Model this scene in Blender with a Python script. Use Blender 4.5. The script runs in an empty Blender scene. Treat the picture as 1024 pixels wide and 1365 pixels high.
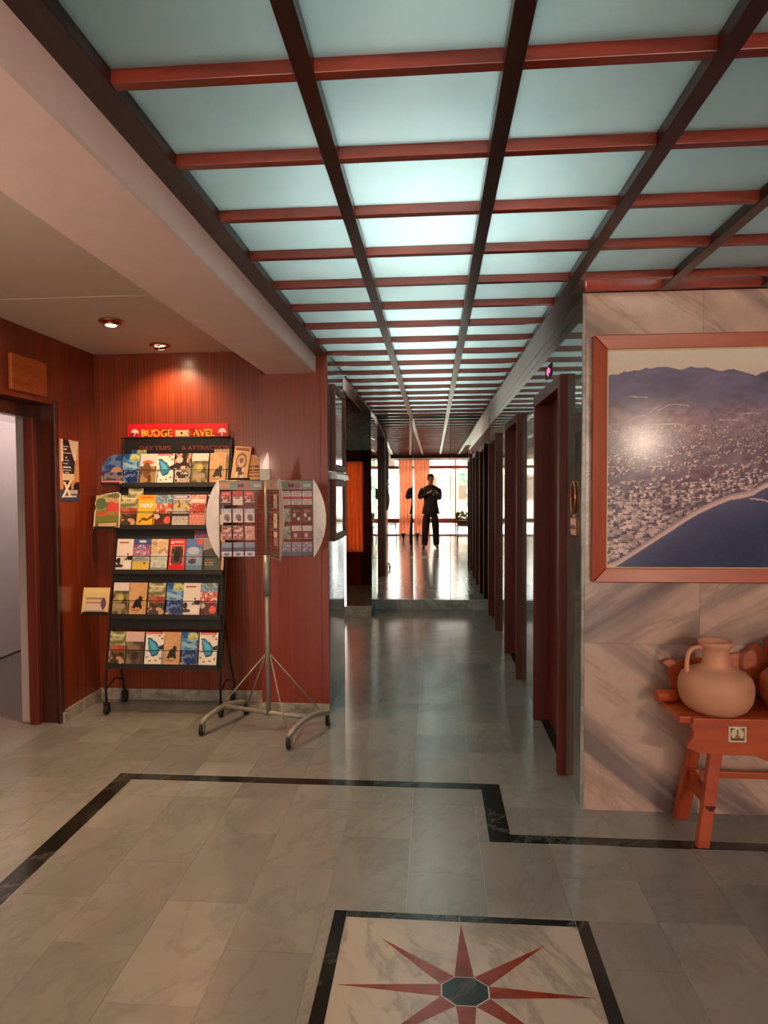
import bpy, bmesh, math, random
import numpy as np
from mathutils import Vector, Matrix, Euler

# ------------------------------------------------------------------ camera, world, light, exposure
S = bpy.context.scene
COL = S.collection
random.seed(7)
rng = np.random.default_rng(7)
R = math.radians
PI = math.pi

cam = bpy.data.cameras.new('camera')
cam.sensor_fit = 'HORIZONTAL'; cam.sensor_width = 36.0; cam.lens = 866 / 1024 * 36.0
cam.clip_start = 0.01; cam.clip_end = 200
camo = bpy.data.objects.new('camera', cam); COL.objects.link(camo)
_R = ((0.9970989690735892, 0.07595830524985143, -0.004897115064623886),
      (-0.0022827815392736294, -0.0344667186756745, -0.9994032390442689),
      (-0.0760817637862696, 0.9965151183837114, -0.0341933334418856))
rt, dn, fw = (Vector(v) for v in _R)
m3 = Matrix((rt, -dn, -fw)).transposed()
camo.matrix_world = Matrix.Translation((0, 0, 1.42)) @ m3.to_4x4()
S.camera = camo

S.view_settings.view_transform = 'Standard'
S.view_settings.look = 'None'
S.view_settings.gamma = 1.0
S.view_settings.use_curve_mapping = False
S.view_settings.exposure = 0.32
S.cycles.use_denoising = True
S.cycles.max_bounces = 14
S.cycles.diffuse_bounces = 5
S.cycles.glossy_bounces = 8
S.cycles.transmission_bounces = 8
S.cycles.transparent_max_bounces = 12
S.cycles.sample_clamp_indirect = 6.0
S.cycles.caustics_reflective = False
S.cycles.caustics_refractive = False

world = bpy.data.worlds.new('sky'); S.world = world
world.use_nodes = True
wn = world.node_tree.nodes; wl = world.node_tree.links
bgn = wn['Background']
sky = wn.new('ShaderNodeTexSky'); sky.sky_type = 'HOSEK_WILKIE'
sky.sun_direction = Vector((0.22, -0.60, 0.77)).normalized(); sky.turbidity = 6.0
wmix = wn.new('ShaderNodeMix'); wmix.data_type = 'RGBA'; wmix.inputs[0].default_value = 0.6
wl.new(sky.outputs[0], wmix.inputs[6]); wmix.inputs[7].default_value = (0.95, 0.95, 0.92, 1)
wl.new(wmix.outputs[2], bgn.inputs[0])
bgn.inputs[1].default_value = 9.0

def area_light(name, loc, target, sx, sy, power, color, spread=None):
    l = bpy.data.lights.new(name, 'AREA'); l.shape = 'RECTANGLE'; l.size = sx; l.size_y = sy
    l.energy = power; l.color = color
    if spread: l.spread = spread
    o = bpy.data.objects.new(name, l); COL.objects.link(o); o.location = loc
    o.rotation_euler = (Vector(target) - Vector(loc)).to_track_quat('-Z', 'Y').to_euler()
    return o

sun = bpy.data.lights.new('sun', 'SUN'); sun.energy = 14.0; sun.angle = R(2); sun.color = (1, .95, .86)
suno = bpy.data.objects.new('sun', sun); COL.objects.link(suno)
suno.rotation_euler = Vector((-0.22, 0.60, -0.77)).to_track_quat('-Z', 'Y').to_euler()

# daylight portal in the window wall behind the camera
pl = area_light('window_portal', (0.2, -4.9, 1.2), (0.2, 0, 1.2), 5.0, 2.3, 1, (1, 1, 1)); pl.data.cycles.is_portal = True
# fluorescent tubes above the frosted ceiling panes
COOL = (0.89, 1.0, 1.0)
for i, (x, y, w, h, p) in enumerate(((-.02, 2.25, .3, 1.0, 30), (-.05, 5.2, .3, 4.2, 82), (0.0, .8, .3, 1.2, 6), (1.3, 1.6, .3, 1.6, 2))):
    area_light('plenum_light', (x, y, 2.66), (x, y, 2.0), w, h, p, COOL)
WARM = (1.0, 0.62, 0.34)
# (the warm spotlights and floor lamps carry their own light in their builders)
area_light('annex_light', (-3.05, 5.4, 2.38), (-3.05, 5.2, 0), .35, .35, 10, (1.0, .80, .73))

# ------------------------------------------------------------------ helpers: meshes
class MB:
    def __init__(self): self.v = []; self.f = []; self.m = []; self.sm = []
    def add(self, vs, fs, mi=0, smooth=False):
        o = len(self.v); self.v += [tuple(v) for v in vs]
        for f in fs: self.f.append(tuple(i + o for i in f)); self.m.append(mi); self.sm.append(smooth)
    def box(self, x0, x1, y0, y1, z0, z1, mi=0, M=None):
        vs = [(x0, y0, z0), (x1, y0, z0), (x1, y1, z0), (x0, y1, z0), (x0, y0, z1), (x1, y0, z1), (x1, y1, z1), (x0, y1, z1)]
        if M is not None: vs = [M @ Vector(v) for v in vs]
        self.add(vs, [(0, 3, 2, 1), (4, 5, 6, 7), (0, 1, 5, 4), (1, 2, 6, 5), (2, 3, 7, 6), (3, 0, 4, 7)], mi)
    def prism(self, pts, axis, a, b, mi=0, M=None):
        # pts: 2-D outline in the plane normal to AXIS, extruded from a to b
        def mk(p, t):
            if axis == 'x': v = (t, p[0], p[1])
            elif axis == 'y': v = (p[0], t, p[1])
            else: v = (p[0], p[1], t)
            return M @ Vector(v) if M is not None else v
        n = len(pts)
        vs = [mk(p, a) for p in pts] + [mk(p, b) for p in pts]
        self.add(vs, [tuple(range(n)), tuple(range(2 * n - 1, n - 1, -1))] + [(i, i + n, (i + 1) % n + n, (i + 1) % n) for i in range(n)], mi)
    def tube(self, pts, r, seg=8, mi=0, closed=False, smooth=True):
        pts = [Vector(p) for p in pts]; n = len(pts)
        rs = r if isinstance(r, (list, tuple)) else [r] * n
        vs = []; up = None
        for i, p in enumerate(pts):
            if closed: t = pts[(i + 1) % n] - pts[i - 1]
            else: t = pts[min(i + 1, n - 1)] - pts[max(i - 1, 0)]
            t = t.normalized() if t.length > 1e-9 else Vector((0, 0, 1))
            if up is None:
                up = t.orthogonal().normalized()
            else:
                up = (up - t * up.dot(t))
                up = up.normalized() if up.length > 1e-6 else t.orthogonal().normalized()
            s = t.cross(up)
            for k in range(seg):
                a = 2 * PI * k / seg
                vs.append(p + (up * math.cos(a) + s * math.sin(a)) * rs[i])
        fs = []
        for i in range(n if closed else n - 1):
            j = (i + 1) % n
            for k in range(seg):
                k2 = (k + 1) % seg
                fs.append((i * seg + k, i * seg + k2, j * seg + k2, j * seg + k))
        if not closed:
            fs.append(tuple(range(seg - 1, -1, -1))); fs.append(tuple((n - 1) * seg + k for k in range(seg)))
        self.add(vs, fs, mi, smooth)
    def lathe(self, prof, c=(0, 0, 0), seg=24, mi=0, smooth=True, axis='z', sx=1, sy=1):
        vs = []
        for r, z in prof:
            for k in range(seg):
                a = 2 * PI * k / seg
                p = (r * math.cos(a) * sx, r * math.sin(a) * sy, z)
                if axis == 'y': p = (p[0], p[2], p[1])
                if axis == 'x': p = (p[2], p[0], p[1])
                vs.append((p[0] + c[0], p[1] + c[1], p[2] + c[2]))
        fs = []
        for i in range(len(prof) - 1):
            for k in range(seg):
                k2 = (k + 1) % seg
                fs.append((i * seg + k, i * seg + k2, (i + 1) * seg + k2, (i + 1) * seg + k))
        if prof[0][0] > 1e-6: fs.append(tuple(range(seg - 1, -1, -1)))
        if prof[-1][0] > 1e-6: fs.append(tuple((len(prof) - 1) * seg + k for k in range(seg)))
        self.add(vs, fs, mi, smooth)
    def mesh(self, name, mats):
        me = bpy.data.meshes.new(name)
        me.from_pydata(self.v, [], self.f)
        for m in (mats if isinstance(mats, (list, tuple)) else [mats]): me.materials.append(m)
        me.polygons.foreach_set('material_index', self.m)
        me.polygons.foreach_set('use_smooth', self.sm)
        bm = bmesh.new(); bm.from_mesh(me)
        bmesh.ops.recalc_face_normals(bm, faces=bm.faces[:]); bm.to_mesh(me); bm.free()
        me.update()
        return me

def link(name, data, parent=None, loc=None, rot=None):
    o = bpy.data.objects.new(name, data); COL.objects.link(o)
    if parent is not None: o.parent = parent
    if loc is not None: o.location = loc
    if rot is not None: o.rotation_euler = rot
    return o
def obj(name, mb, mats, parent=None, loc=None, rot=None, bevel=0):
    o = link(name, mb.mesh(name, mats), parent, loc, rot)
    if bevel:
        b = o.modifiers.new('bevel', 'BEVEL'); b.width = bevel; b.segments = 2; b.limit_method = 'ANGLE'; b.angle_limit = R(40)
    return o
def tag(o, label=None, cat=None, group=None, kind=None):
    if label: o['label'] = label
    if cat: o['category'] = cat
    if group: o['group'] = group
    if kind: o['kind'] = kind
    return o
def thing(name, label, cat, loc=(0, 0, 0), rz=0, group=None):
    o = bpy.data.objects.new(name, None); COL.objects.link(o)
    o.location = loc; o.rotation_euler = (0, 0, rz); o.empty_display_size = .1
    return tag(o, label, cat, group)
def struct(name, mb, mats, label=None, bevel=0):
    return tag(obj(name, mb, mats, bevel=bevel), label, None, None, 'structure')
def struct_root(name, label=None):
    o = bpy.data.objects.new(name, None); COL.objects.link(o)
    return tag(o, label, None, None, 'structure')
def dup(o, parent=None):
    c = o.copy(); COL.objects.link(c)
    if parent is not None: c.parent = parent
    for ch in list(o.children): dup(ch, c)
    return c
def bx(*a, mi=0):
    m = MB(); m.box(*a, mi=mi); return m
def text(name, s, size, mat, parent, loc, rot=(R(90), 0, 0), ext=.001, align='CENTER', sx=1.0, bold=0.0):
    c = bpy.data.curves.new(name, 'FONT'); c.body = s; c.size = size; c.extrude = ext; c.align_x = align; c.align_y = 'CENTER'
    c.offset = bold; c.resolution_u = 3
    c.materials.append(mat)
    tmp = link(name, c); me = bpy.data.meshes.new_from_object(tmp); bpy.data.objects.remove(tmp)
    me.name = name
    if not me.materials: me.materials.append(mat)
    o = link(name, me, parent, loc, rot); o.scale = (sx, 1, 1)
    return o

# ------------------------------------------------------------------ helpers: materials
def lin(c):
    return tuple(((x / 12.92) if x <= .04045 else ((x + .055) / 1.055) ** 2.4) for x in c)
def s8(r, g, b): return lin((r / 255, g / 255, b / 255)) + (1,)

class NT:
    def __init__(self, name):
        self.m = bpy.data.materials.new(name); self.m.use_nodes = True
        self.n = self.m.node_tree.nodes; self.l = self.m.node_tree.links
        self.p = self.n['Principled BSDF']
    def new(self, t, **k):
        n = self.n.new(t)
        for a, b in k.items(): setattr(n, a, b)
        return n
    def pos(self, scale=(1, 1, 1), rot=(0, 0, 0), src='Position', random=0):
        if src == 'Position': s = self.new('ShaderNodeNewGeometry').outputs['Position']
        else: s = self.new('ShaderNodeTexCoord').outputs[src]
        if random:
            oi = self.new('ShaderNodeObjectInfo')
            ml = self.new('ShaderNodeMath', operation='MULTIPLY'); ml.inputs[1].default_value = random
            self.l.new(oi.outputs['Random'], ml.inputs[0])
            ad = self.new('ShaderNodeVectorMath', operation='ADD')
            self.l.new(s, ad.inputs[0]); self.l.new(ml.outputs[0], ad.inputs[1]); s = ad.outputs[0]
        r = self.new('ShaderNodeMapping'); r.inputs['Rotation'].default_value = rot
        self.l.new(s, r.inputs[0])
        mp = self.new('ShaderNodeMapping'); mp.inputs['Scale'].default_value = scale
        self.l.new(r.outputs[0], mp.inputs[0]); return mp.outputs[0]
    def noise(self, vec, scale=5, detail=4, rough=.55, dist=0):
        n = self.new('ShaderNodeTexNoise'); n.inputs['Scale'].default_value = scale
        n.inputs['Detail'].default_value = detail; n.inputs['Roughness'].default_value = rough; n.inputs['Distortion'].default_value = dist
        self.l.new(vec, n.inputs['Vector']); return n.outputs[0]
    def ramp(self, fac, stops):
        r = self.new('ShaderNodeValToRGB'); e = r.color_ramp.elements
        while len(e) < len(stops): e.new(.5)
        for i, (p, c) in enumerate(stops):
            e[i].position = p; e[i].color = c if len(c) == 4 else tuple(c) + (1,)
        self.l.new(fac, r.inputs[0]); return r.outputs[0]
    def mix(self, fac, a, b, mode='MIX'):
        m = self.new('ShaderNodeMix', data_type='RGBA', blend_type=mode)
        for v, i in ((fac, 0), (a, 6), (b, 7)):
            if hasattr(v, 'links') or hasattr(v, 'is_linked'): self.l.new(v, m.inputs[i])
            else: m.inputs[i].default_value = v
        return m.outputs[2]
    def color(self, c):
        if hasattr(c, 'is_linked'): self.l.new(c, self.p.inputs['Base Color'])
        else: self.p.inputs['Base Color'].default_value = c
    def bump(self, h, st=.2, d=.002):
        b = self.new('ShaderNodeBump'); b.inputs['Strength'].default_value = st; b.inputs['Distance'].default_value = d
        self.l.new(h, b.inputs['Height']); self.l.new(b.outputs[0], self.p.inputs['Normal'])
    def set(self, rough=.5, metal=0, spec=.5, coat=0, coat_rough=.1):
        self.p.inputs['Roughness'].default_value = rough; self.p.inputs['Metallic'].default_value = metal
        self.p.inputs['Specular IOR Level'].default_value = spec
        self.p.inputs['Coat Weight'].default_value = coat; self.p.inputs['Coat Roughness'].default_value = coat_rough
        return self

def plain(name, c, rough=.5, metal=0, vary=.12, scale=30, spec=.5, coat=0):
    t = NT(name)
    n = t.noise(t.pos(), scale, 3)
    d = tuple(x * (1 - vary) for x in c[:3]) + (1,); b = tuple(min(1, x * (1 + vary)) for x in c[:3]) + (1,)
    t.color(t.ramp(n, [(.3, d), (.7, b)])); t.set(rough, metal, spec, coat)
    return t.m
def wood(name, dark, light, scale=(40, 40, 1.5), rough=.35, coat=.0, bump=.15, knots=False, ribs=0, random=0, src='Position'):
    t = NT(name)
    v = t.pos(scale, src=src, random=random)
    n = t.noise(v, 1.0, 5, .6, .3)
    n2 = t.noise(t.pos((scale[0] * .12, scale[1] * .12, scale[2] * .35), src=src, random=random), 1.0, 3, .5, .6)
    c = t.ramp(n, [(.28, dark), (.72, light)])
    c = t.mix(t.ramp(n2, [(.35, (0, 0, 0)), (.7, (.55, .55, .55))]), c, dark)
    if ribs:
        sep = t.new('ShaderNodeSeparateXYZ'); t.l.new(t.pos((1, 1, 1)), sep.inputs[0])
        ad = t.new('ShaderNodeMath', operation='ADD'); t.l.new(sep.outputs[0], ad.inputs[0]); t.l.new(sep.outputs[1], ad.inputs[1])
        ml = t.new('ShaderNodeMath', operation='MULTIPLY'); ml.inputs[1].default_value = 2 * PI / ribs; t.l.new(ad.outputs[0], ml.inputs[0])
        sn = t.new('ShaderNodeMath', operation='SINE'); t.l.new(ml.outputs[0], sn.inputs[0])
        rr = t.ramp(sn.outputs[0], [(.0, (1, 1, 1)), (.62, (1, 1, 1)), (.9, (.62, .62, .62))])
        c = t.mix(1.0, c, rr, 'MULTIPLY')
    if knots:
        w = t.new('ShaderNodeTexVoronoi'); w.inputs['Scale'].default_value = 3.3
        t.l.new(t.pos((1, 1, 1), src=src), w.inputs[0])
        c = t.mix(t.ramp(w.outputs['Distance'], [(.03, (.8, .8, .8)), (.085, (0, 0, 0))]), c, tuple(x * .4 for x in dark[:3]) + (1,))
    t.color(c); t.set(rough, 0, .5, coat); t.bump(n, bump, .002)
    return t.m
def marble(name, base, vein, dark, rot=(0, 0, 0), stretch=(1, 1, 1), scale=1.4, rough=.15, tone=.16, random=20, sharp=.12, coat=0, spec=.5, bands=True, soft=1.0):
    t = NT(name)
    v = t.pos(stretch, rot, random=random)
    n = t.noise(v, scale, 4 if soft < 1 else 6, .55 if soft < 1 else .62, .9)
    n2 = t.noise(v, scale * 2.3, 8, .65, .4)
    n3 = t.noise(t.pos((1, 1, 1), random=random), 14, 6, .7)
    c = t.ramp(n, [(.36, vein), (.46, base), (.55, base), (.70, vein)]) if bands else t.ramp(n, [(.2, vein), (.65, base)])
    d = t.new('ShaderNodeMath', operation='SUBTRACT'); d.inputs[1].default_value = .5; t.l.new(n2, d.inputs[0])
    a = t.new('ShaderNodeMath', operation='ABSOLUTE'); t.l.new(d.outputs[0], a.inputs[0])
    c = t.mix(t.ramp(a.outputs[0], [(.0, (.6 * soft,) * 3), (sharp * .35, (0, 0, 0))]), c, dark)
    c = t.mix(t.ramp(n3, [(.35, (.25, .25, .25)), (.75, (0, 0, 0))]), c, vein)
    if tone:
        oi = t.new('ShaderNodeObjectInfo')
        c = t.mix(1.0, c, t.ramp(oi.outputs['Random'], [(0, (1 - tone,) * 3), (1, (1, 1, 1))]), 'MULTIPLY')
    t.color(c); t.set(rough, 0, spec, coat, .03)
    return t.m
def emis(name, c, s):
    t = NT(name); t.p.inputs['Emission Color'].default_value = c; t.p.inputs['Emission Strength'].default_value = s
    t.color(c); return t.m

M = {}
M['floor'] = marble('white_floor_marble', s8(152, 154, 150), s8(122, 124, 122), s8(96, 99, 98), stretch=(1, .55, 1), rot=(0, 0, R(28)), scale=1.5, rough=.17, tone=.13, spec=.85, sharp=.10, bands=False, soft=.45)
M['floor_field'] = marble('pale_mosaic_marble', s8(184, 178, 168), s8(156, 152, 146), s8(120, 118, 116), rot=(0, 0, R(-35)), stretch=(1, .4, 1), scale=1.6, rough=.17, tone=0, spec=.55)
M['black_marble'] = marble('black_marble', s8(26, 30, 29), s8(36, 40, 38), s8(150, 150, 146), rot=(0, 0, R(40)), stretch=(1, .4, 1), scale=1.3, rough=.16, tone=.2, sharp=.06, soft=.4)
M['red_marble'] = marble('red_marble', s8(140, 62, 42), s8(118, 50, 36), s8(84, 36, 28), scale=4, rough=.17, tone=.15)
M['grout'] = plain('pale_grout', s8(168, 165, 157), .6)
M['wallA'] = marble('banded_marble_falling', s8(212, 180, 162), s8(126, 108, 105), s8(90, 78, 78), rot=(0, R(-36), 0), stretch=(.22, 1, 1.5), scale=1.7, rough=.22, tone=.06, random=9, soft=.5)
M['wallB'] = marble('banded_marble_rising', s8(212, 180, 162), s8(126, 108, 105), s8(90, 78, 78), rot=(0, R(28), 0), stretch=(.22, 1, 1.5), scale=1.7, rough=.22, tone=.06, random=9, soft=.5)
M['green'] = marble('polished_green_marble', s8(124, 132, 124), s8(92, 100, 95), s8(66, 72, 70), rot=(R(30), 0, 0), stretch=(1, .5, 1.2), scale=2.0, rough=.06, tone=.1, coat=.35, spec=.6)
M['plinth'] = marble('plinth_marble', s8(180, 184, 176), s8(142, 150, 146), s8(104, 112, 110), scale=2.4, rough=.2, tone=.1)
M['skirting'] = marble('skirting_marble', s8(176, 168, 154), s8(140, 134, 124), s8(110, 106, 100), scale=3, rough=.25, tone=.1)
M['wall_wood'] = wood('reeded_mahogany_veneer', s8(108, 40, 19), s8(154, 64, 30), (60, 60, 1.2), .32, .15, .1, ribs=.021)
M['pillar_wood'] = wood('plain_mahogany_veneer', s8(116, 42, 26), s8(152, 60, 36), (70, 70, 1.6), .34, .1, .08)
M['dark_wood'] = wood('dark_mahogany', s8(50, 20, 14), s8(84, 34, 22), (60, 60, 2), .3, .2, .1)
M['lattice'] = wood('lattice_wood_lit', s8(116, 42, 28), s8(166, 64, 45), (3, 30, 30), .24, .3, .05)  # crossbeams: lighter tone puts the window light on their fronts into the colour
M['lattice_long'] = wood('lattice_wood_long_shaded', s8(42, 18, 14), s8(68, 28, 20), (30, 3, 30), .3, .1, .05)  # same wood in a darker tone, after the shaded undersides of the long beams
M['door_wood'] = wood('elevator_door_wood', s8(84, 30, 22), s8(122, 46, 32), (60, 60, 1.5), .48, .0, .08)
M['pine'] = wood('orange_pine', s8(150, 56, 26), s8(190, 84, 44), (30, 30, 2), .36, .1, .1, knots=True)
M['pine_h'] = wood('orange_pine_horizontal', s8(150, 56, 26), s8(190, 84, 44), (2, 30, 30), .36, .1, .1, knots=True)
M['bench'] = wood('red_bench_wood', s8(160, 62, 30), s8(200, 92, 50), (4, 24, 24), .38, .15, .12)
M['plaque'] = wood('amber_plaque_wood', s8(150, 72, 24), s8(196, 108, 44), (24, 3, 24), .4, .1, .1)
M['pink'] = plain('dusty_pink_paint', s8(238, 216, 211), .62, vary=.04, scale=8)
M['grey_paint'] = plain('grey_ceiling_paint', s8(206, 194, 180), .7, vary=.03, scale=6)
M['white_paint'] = plain('white_paint', s8(214, 206, 204), .55, vary=.02)
M['annex_wall'] = plain('annex_wall_paint', s8(196, 184, 184), .7, vary=.02)
M['carpet'] = plain('grey_carpet', s8(128, 120, 120), .95, vary=.25, scale=160)
M['plenum'] = plain('plenum_white', s8(224, 230, 230), .8, vary=.02)
M['black_metal'] = plain('black_metal', s8(20, 17, 16), .6, .1, .2)
M['rubber'] = plain('black_rubber', s8(22, 21, 21), .7)
M['steel'] = plain('grey_painted_steel', s8(150, 146, 136), .38, .35, .08, 60)
M['wire'] = plain('grey_wire', s8(150, 138, 128), .35, .6, .1)
M['plate'] = plain('brushed_plate', s8(186, 172, 164), .3, .45, .12, 12)
M['chrome'] = plain('chrome', s8(210, 210, 210), .12, 1, .02)
M['brass'] = plain('copper_brass', s8(196, 120, 74), .25, 1, .1)
M['white_paper'] = plain('white_paper', s8(228, 222, 212), .6, vary=.03)
M['red_sign'] = plain('red_sign_board', s8(204, 24, 32), .4, vary=.05)
M['yellow'] = plain('yellow_letters', s8(250, 206, 60), .5, vary=.02)
M['dull_red'] = plain('dull_red_letters', s8(138, 52, 44), .5, vary=.02)
M['cream'] = plain('cream_sticker', s8(214, 190, 140), .5, vary=.06)
M['white_ink'] = plain('white_ink', s8(236, 232, 226), .5, vary=.02)
M['black_ink'] = plain('black_ink', s8(30, 27, 26), .5, vary=.02)
M['clay'] = plain('pale_clay', s8(210, 150, 118), .55, vary=.07, scale=9)
M['dark_clay'] = plain('orange_clay', s8(176, 88, 48), .5, vary=.1, scale=9)
M['suit'] = plain('dark_suit_cloth', s8(44, 36, 38), .8, vary=.1, scale=200)
M['trouser'] = plain('dark_trouser_cloth', s8(40, 33, 35), .8, vary=.1, scale=200)
M['skin'] = plain('skin', s8(188, 136, 110), .5, vary=.05)
M['hair'] = plain('dark_hair', s8(34, 26, 22), .5, vary=.2, scale=120)
M['shoe'] = plain('black_leather', s8(24, 20, 20), .3, vary=.1)
M['phone'] = plain('phone_shell', s8(24, 25, 28), .2, vary=.02)
M['eye'] = plain('eye_white', s8(226, 222, 216), .2, vary=.02)
M['lips'] = plain('lips', s8(160, 96, 86), .45, vary=.05)
M['leaf'] = plain('green_leaf', s8(112, 140, 52), .45, vary=.4, scale=14)
M['tree'] = plain('tree_foliage', s8(120, 150, 120), .6, vary=.5, scale=3)
M['terrace'] = plain('pale_terrace_paving', s8(216, 210, 196), .8, vary=.06, scale=2)
M['render'] = plain('pale_render', s8(226, 216, 200), .8, vary=.04)
M['tan_render'] = plain('tan_render', s8(190, 150, 130), .8, vary=.06)
M['win_frame'] = wood('red_window_frame', s8(124, 50, 40), s8(156, 76, 62), (20, 20, 3), .4)
M['dark_frame'] = plain('dark_window_frame', s8(40, 36, 36), .4)
M['brown_pot'] = plain('brown_pot', s8(116, 78, 50), .6, vary=.1)
M['shade'] = plain('cream_lamp_shade', s8(226, 206, 170), .5, vary=.03)
M['led'] = emis('red_led', (1.0, .06, .2, 1), 3.0)
M['bulb'] = emis('warm_bulb', (1.0, .78, .45, 1), 22)
M['strip_glow'] = emis('glowing_strip', (1.0, .86, .70, 1), 2.6)
M['orange_glow'] = emis('orange_glow_pane', (1.0, .55, .22, 1), 1.6)

def mirror_mat(name, c, rough=.0):
    t = NT(name); n = t.noise(t.pos(), 3, 2)
    d = tuple(x * .985 for x in c[:3]) + (1,)
    t.color(t.ramp(n, [(.3, d), (.7, c)])); t.set(rough, 1.0); return t.m
M['mirror'] = mirror_mat('mirror_glass', (.93, .93, .92, 1))
M['dark_mirror'] = mirror_mat('bronze_mirror_glass', (.34, .25, .20, 1), .01)
M['frame_mirror'] = mirror_mat('hazy_mirror_glass', (.62, .56, .53, 1), .12)

def pane_mat():
    t = NT('frosted_ceiling_glass')
    n = t.noise(t.pos((1, 1, 1), random=11), 5, 3)
    c = t.ramp(n, [(.3, s8(212, 224, 222)), (.75, s8(222, 232, 229))])
    out = t.n['Material Output']
    tr = t.new('ShaderNodeBsdfTranslucent'); t.l.new(c, tr.inputs[0])
    t.color(t.ramp(n, [(.3, s8(156, 164, 160)), (.75, s8(168, 174, 169))])); t.set(.22, 0, .5)
    ms = t.new('ShaderNodeMixShader'); ms.inputs[0].default_value = .45
    t.l.new(t.p.outputs[0], ms.inputs[1]); t.l.new(tr.outputs[0], ms.inputs[2]); t.l.new(ms.outputs[0], out.inputs[0])
    return t.m
M['pane'] = pane_mat()
def clear_glass(name, rough=0.0):
    t = NT(name); out = t.n['Material Output']
    g = t.new('ShaderNodeBsdfGlossy'); g.inputs['Roughness'].default_value = .02 + rough
    tr = t.new('ShaderNodeBsdfTransparent'); tr.inputs[0].default_value = (.96, .98, .97, 1)
    fr = t.new('ShaderNodeFresnel'); fr.inputs[0].default_value = 1.45
    ms = t.new('ShaderNodeMixShader'); t.l.new(fr.outputs[0], ms.inputs[0]); t.l.new(tr.outputs[0], ms.inputs[1]); t.l.new(g.outputs[0], ms.inputs[2])
    t.l.new(ms.outputs[0], out.inputs[0]); return t.m
M['glass'] = clear_glass('window_glass')
def curtain_mat():
    t = NT('orange_curtain_cloth'); out = t.n['Material Output']
    n = t.noise(t.pos((60, 60, 6)), 1, 3)
    c = t.ramp(n, [(.3, s8(228, 124, 84)), (.7, s8(246, 168, 126))])
    tr = t.new('ShaderNodeBsdfTranslucent'); t.l.new(c, tr.inputs[0])
    t.color(c); t.set(.8)
    ms = t.new('ShaderNodeMixShader'); ms.inputs[0].default_value = .6
    t.l.new(t.p.outputs[0], ms.inputs[1]); t.l.new(tr.outputs[0], ms.inputs[2]); t.l.new(ms.outputs[0], out.inputs[0])
    return t.m
M['curtain'] = curtain_mat()
def print_mat(name, rough=.35, coat=0, spec=.5):
    t = NT(name); a = t.new('ShaderNodeVertexColor'); a.layer_name = 'print'
    n = t.noise(t.pos(), 90, 2)
    t.color(t.mix(1.0, a.outputs[0], t.ramp(n, [(.3, (.94, .94, .94)), (.7, (1, 1, 1))]), 'MULTIPLY')); t.set(rough, 0, spec, coat, .17)
    return t.m
M['print'] = print_mat('printed_paper', .32)
M['photo'] = print_mat('printed_photograph', .5, .35, .2)

# ------------------------------------------------------------------ helpers: printed covers (a grid of coloured cells)
class Canvas:
    def __init__(self, w, h, c):
        self.w, self.h = w, h; self.a = np.zeros((h, w, 3)); self.a[:] = np.array(c[:3]) / 255.
        self.X, self.Y = np.meshgrid((np.arange(w) + .5) / w, (np.arange(h) + .5) / h)   # Y runs down from the top edge
    def put(self, m, c, k=1.0): self.a[m] = self.a[m] * (1 - k) + np.array(c) / 255. * k; return self
    def rect(self, x0, y0, x1, y1, c, k=1.0): return self.put((self.X >= x0) & (self.X < x1) & (self.Y >= y0) & (self.Y < y1), c, k)
    def ell(self, cx, cy, rx, ry, c, k=1.0, ang=0):
        dx, dy = self.X - cx, self.Y - cy; ca, sa = math.cos(ang), math.sin(ang)
        u, v = dx * ca + dy * sa, -dx * sa + dy * ca
        return self.put((u / rx) ** 2 + (v / ry) ** 2 < 1, c, k)
    def poly(self, pts, c, k=1.0):
        ins = np.zeros_like(self.X, bool); n = len(pts)
        for i in range(n):
            x0, y0 = pts[i]; x1, y1 = pts[(i + 1) % n]
            if y0 == y1: continue
            cr = ((y0 > self.Y) != (y1 > self.Y)) & (self.X < (x1 - x0) * (self.Y - y0) / (y1 - y0) + x0)
            ins ^= cr
        return self.put(ins, c, k)
    def field(self, nx, ny, seed):
        r = np.random.default_rng(seed).random((ny + 2, nx + 2))
        gx, gy = self.X * nx, self.Y * ny; ix, iy = gx.astype(int), gy.astype(int); fx, fy = gx - ix, gy - iy
        fx = fx * fx * (3 - 2 * fx); fy = fy * fy * (3 - 2 * fy)
        return (r[iy, ix] * (1 - fx) + r[iy, ix + 1] * fx) * (1 - fy) + (r[iy + 1, ix] * (1 - fx) + r[iy + 1, ix + 1] * fx) * fy
    def blotch(self, x0, y0, x1, y1, cols, seed, nx=6, ny=10):
        f = self.field(nx, ny, seed); m = (self.X >= x0) & (self.X < x1) & (self.Y >= y0) & (self.Y < y1)
        n = len(cols); q = np.clip(((f - .2) / .6 * n).astype(int), 0, n - 1)
        for i, c in enumerate(cols): self.put(m & (q == i), c)
        return self
    def lines(self, x0, y0, x1, y1, n, c, k=.8, seed=0):
        r = random.Random(seed)
        for i in range(n):
            ya = y0 + (y1 - y0) * i / n; yb = ya + (y1 - y0) / n * .5
            x = x0
            while x < x1:
                w = r.uniform(.05, .16); self.rect(x, ya, min(x + w, x1), yb, c, k); x += w + .04
        return self

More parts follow.
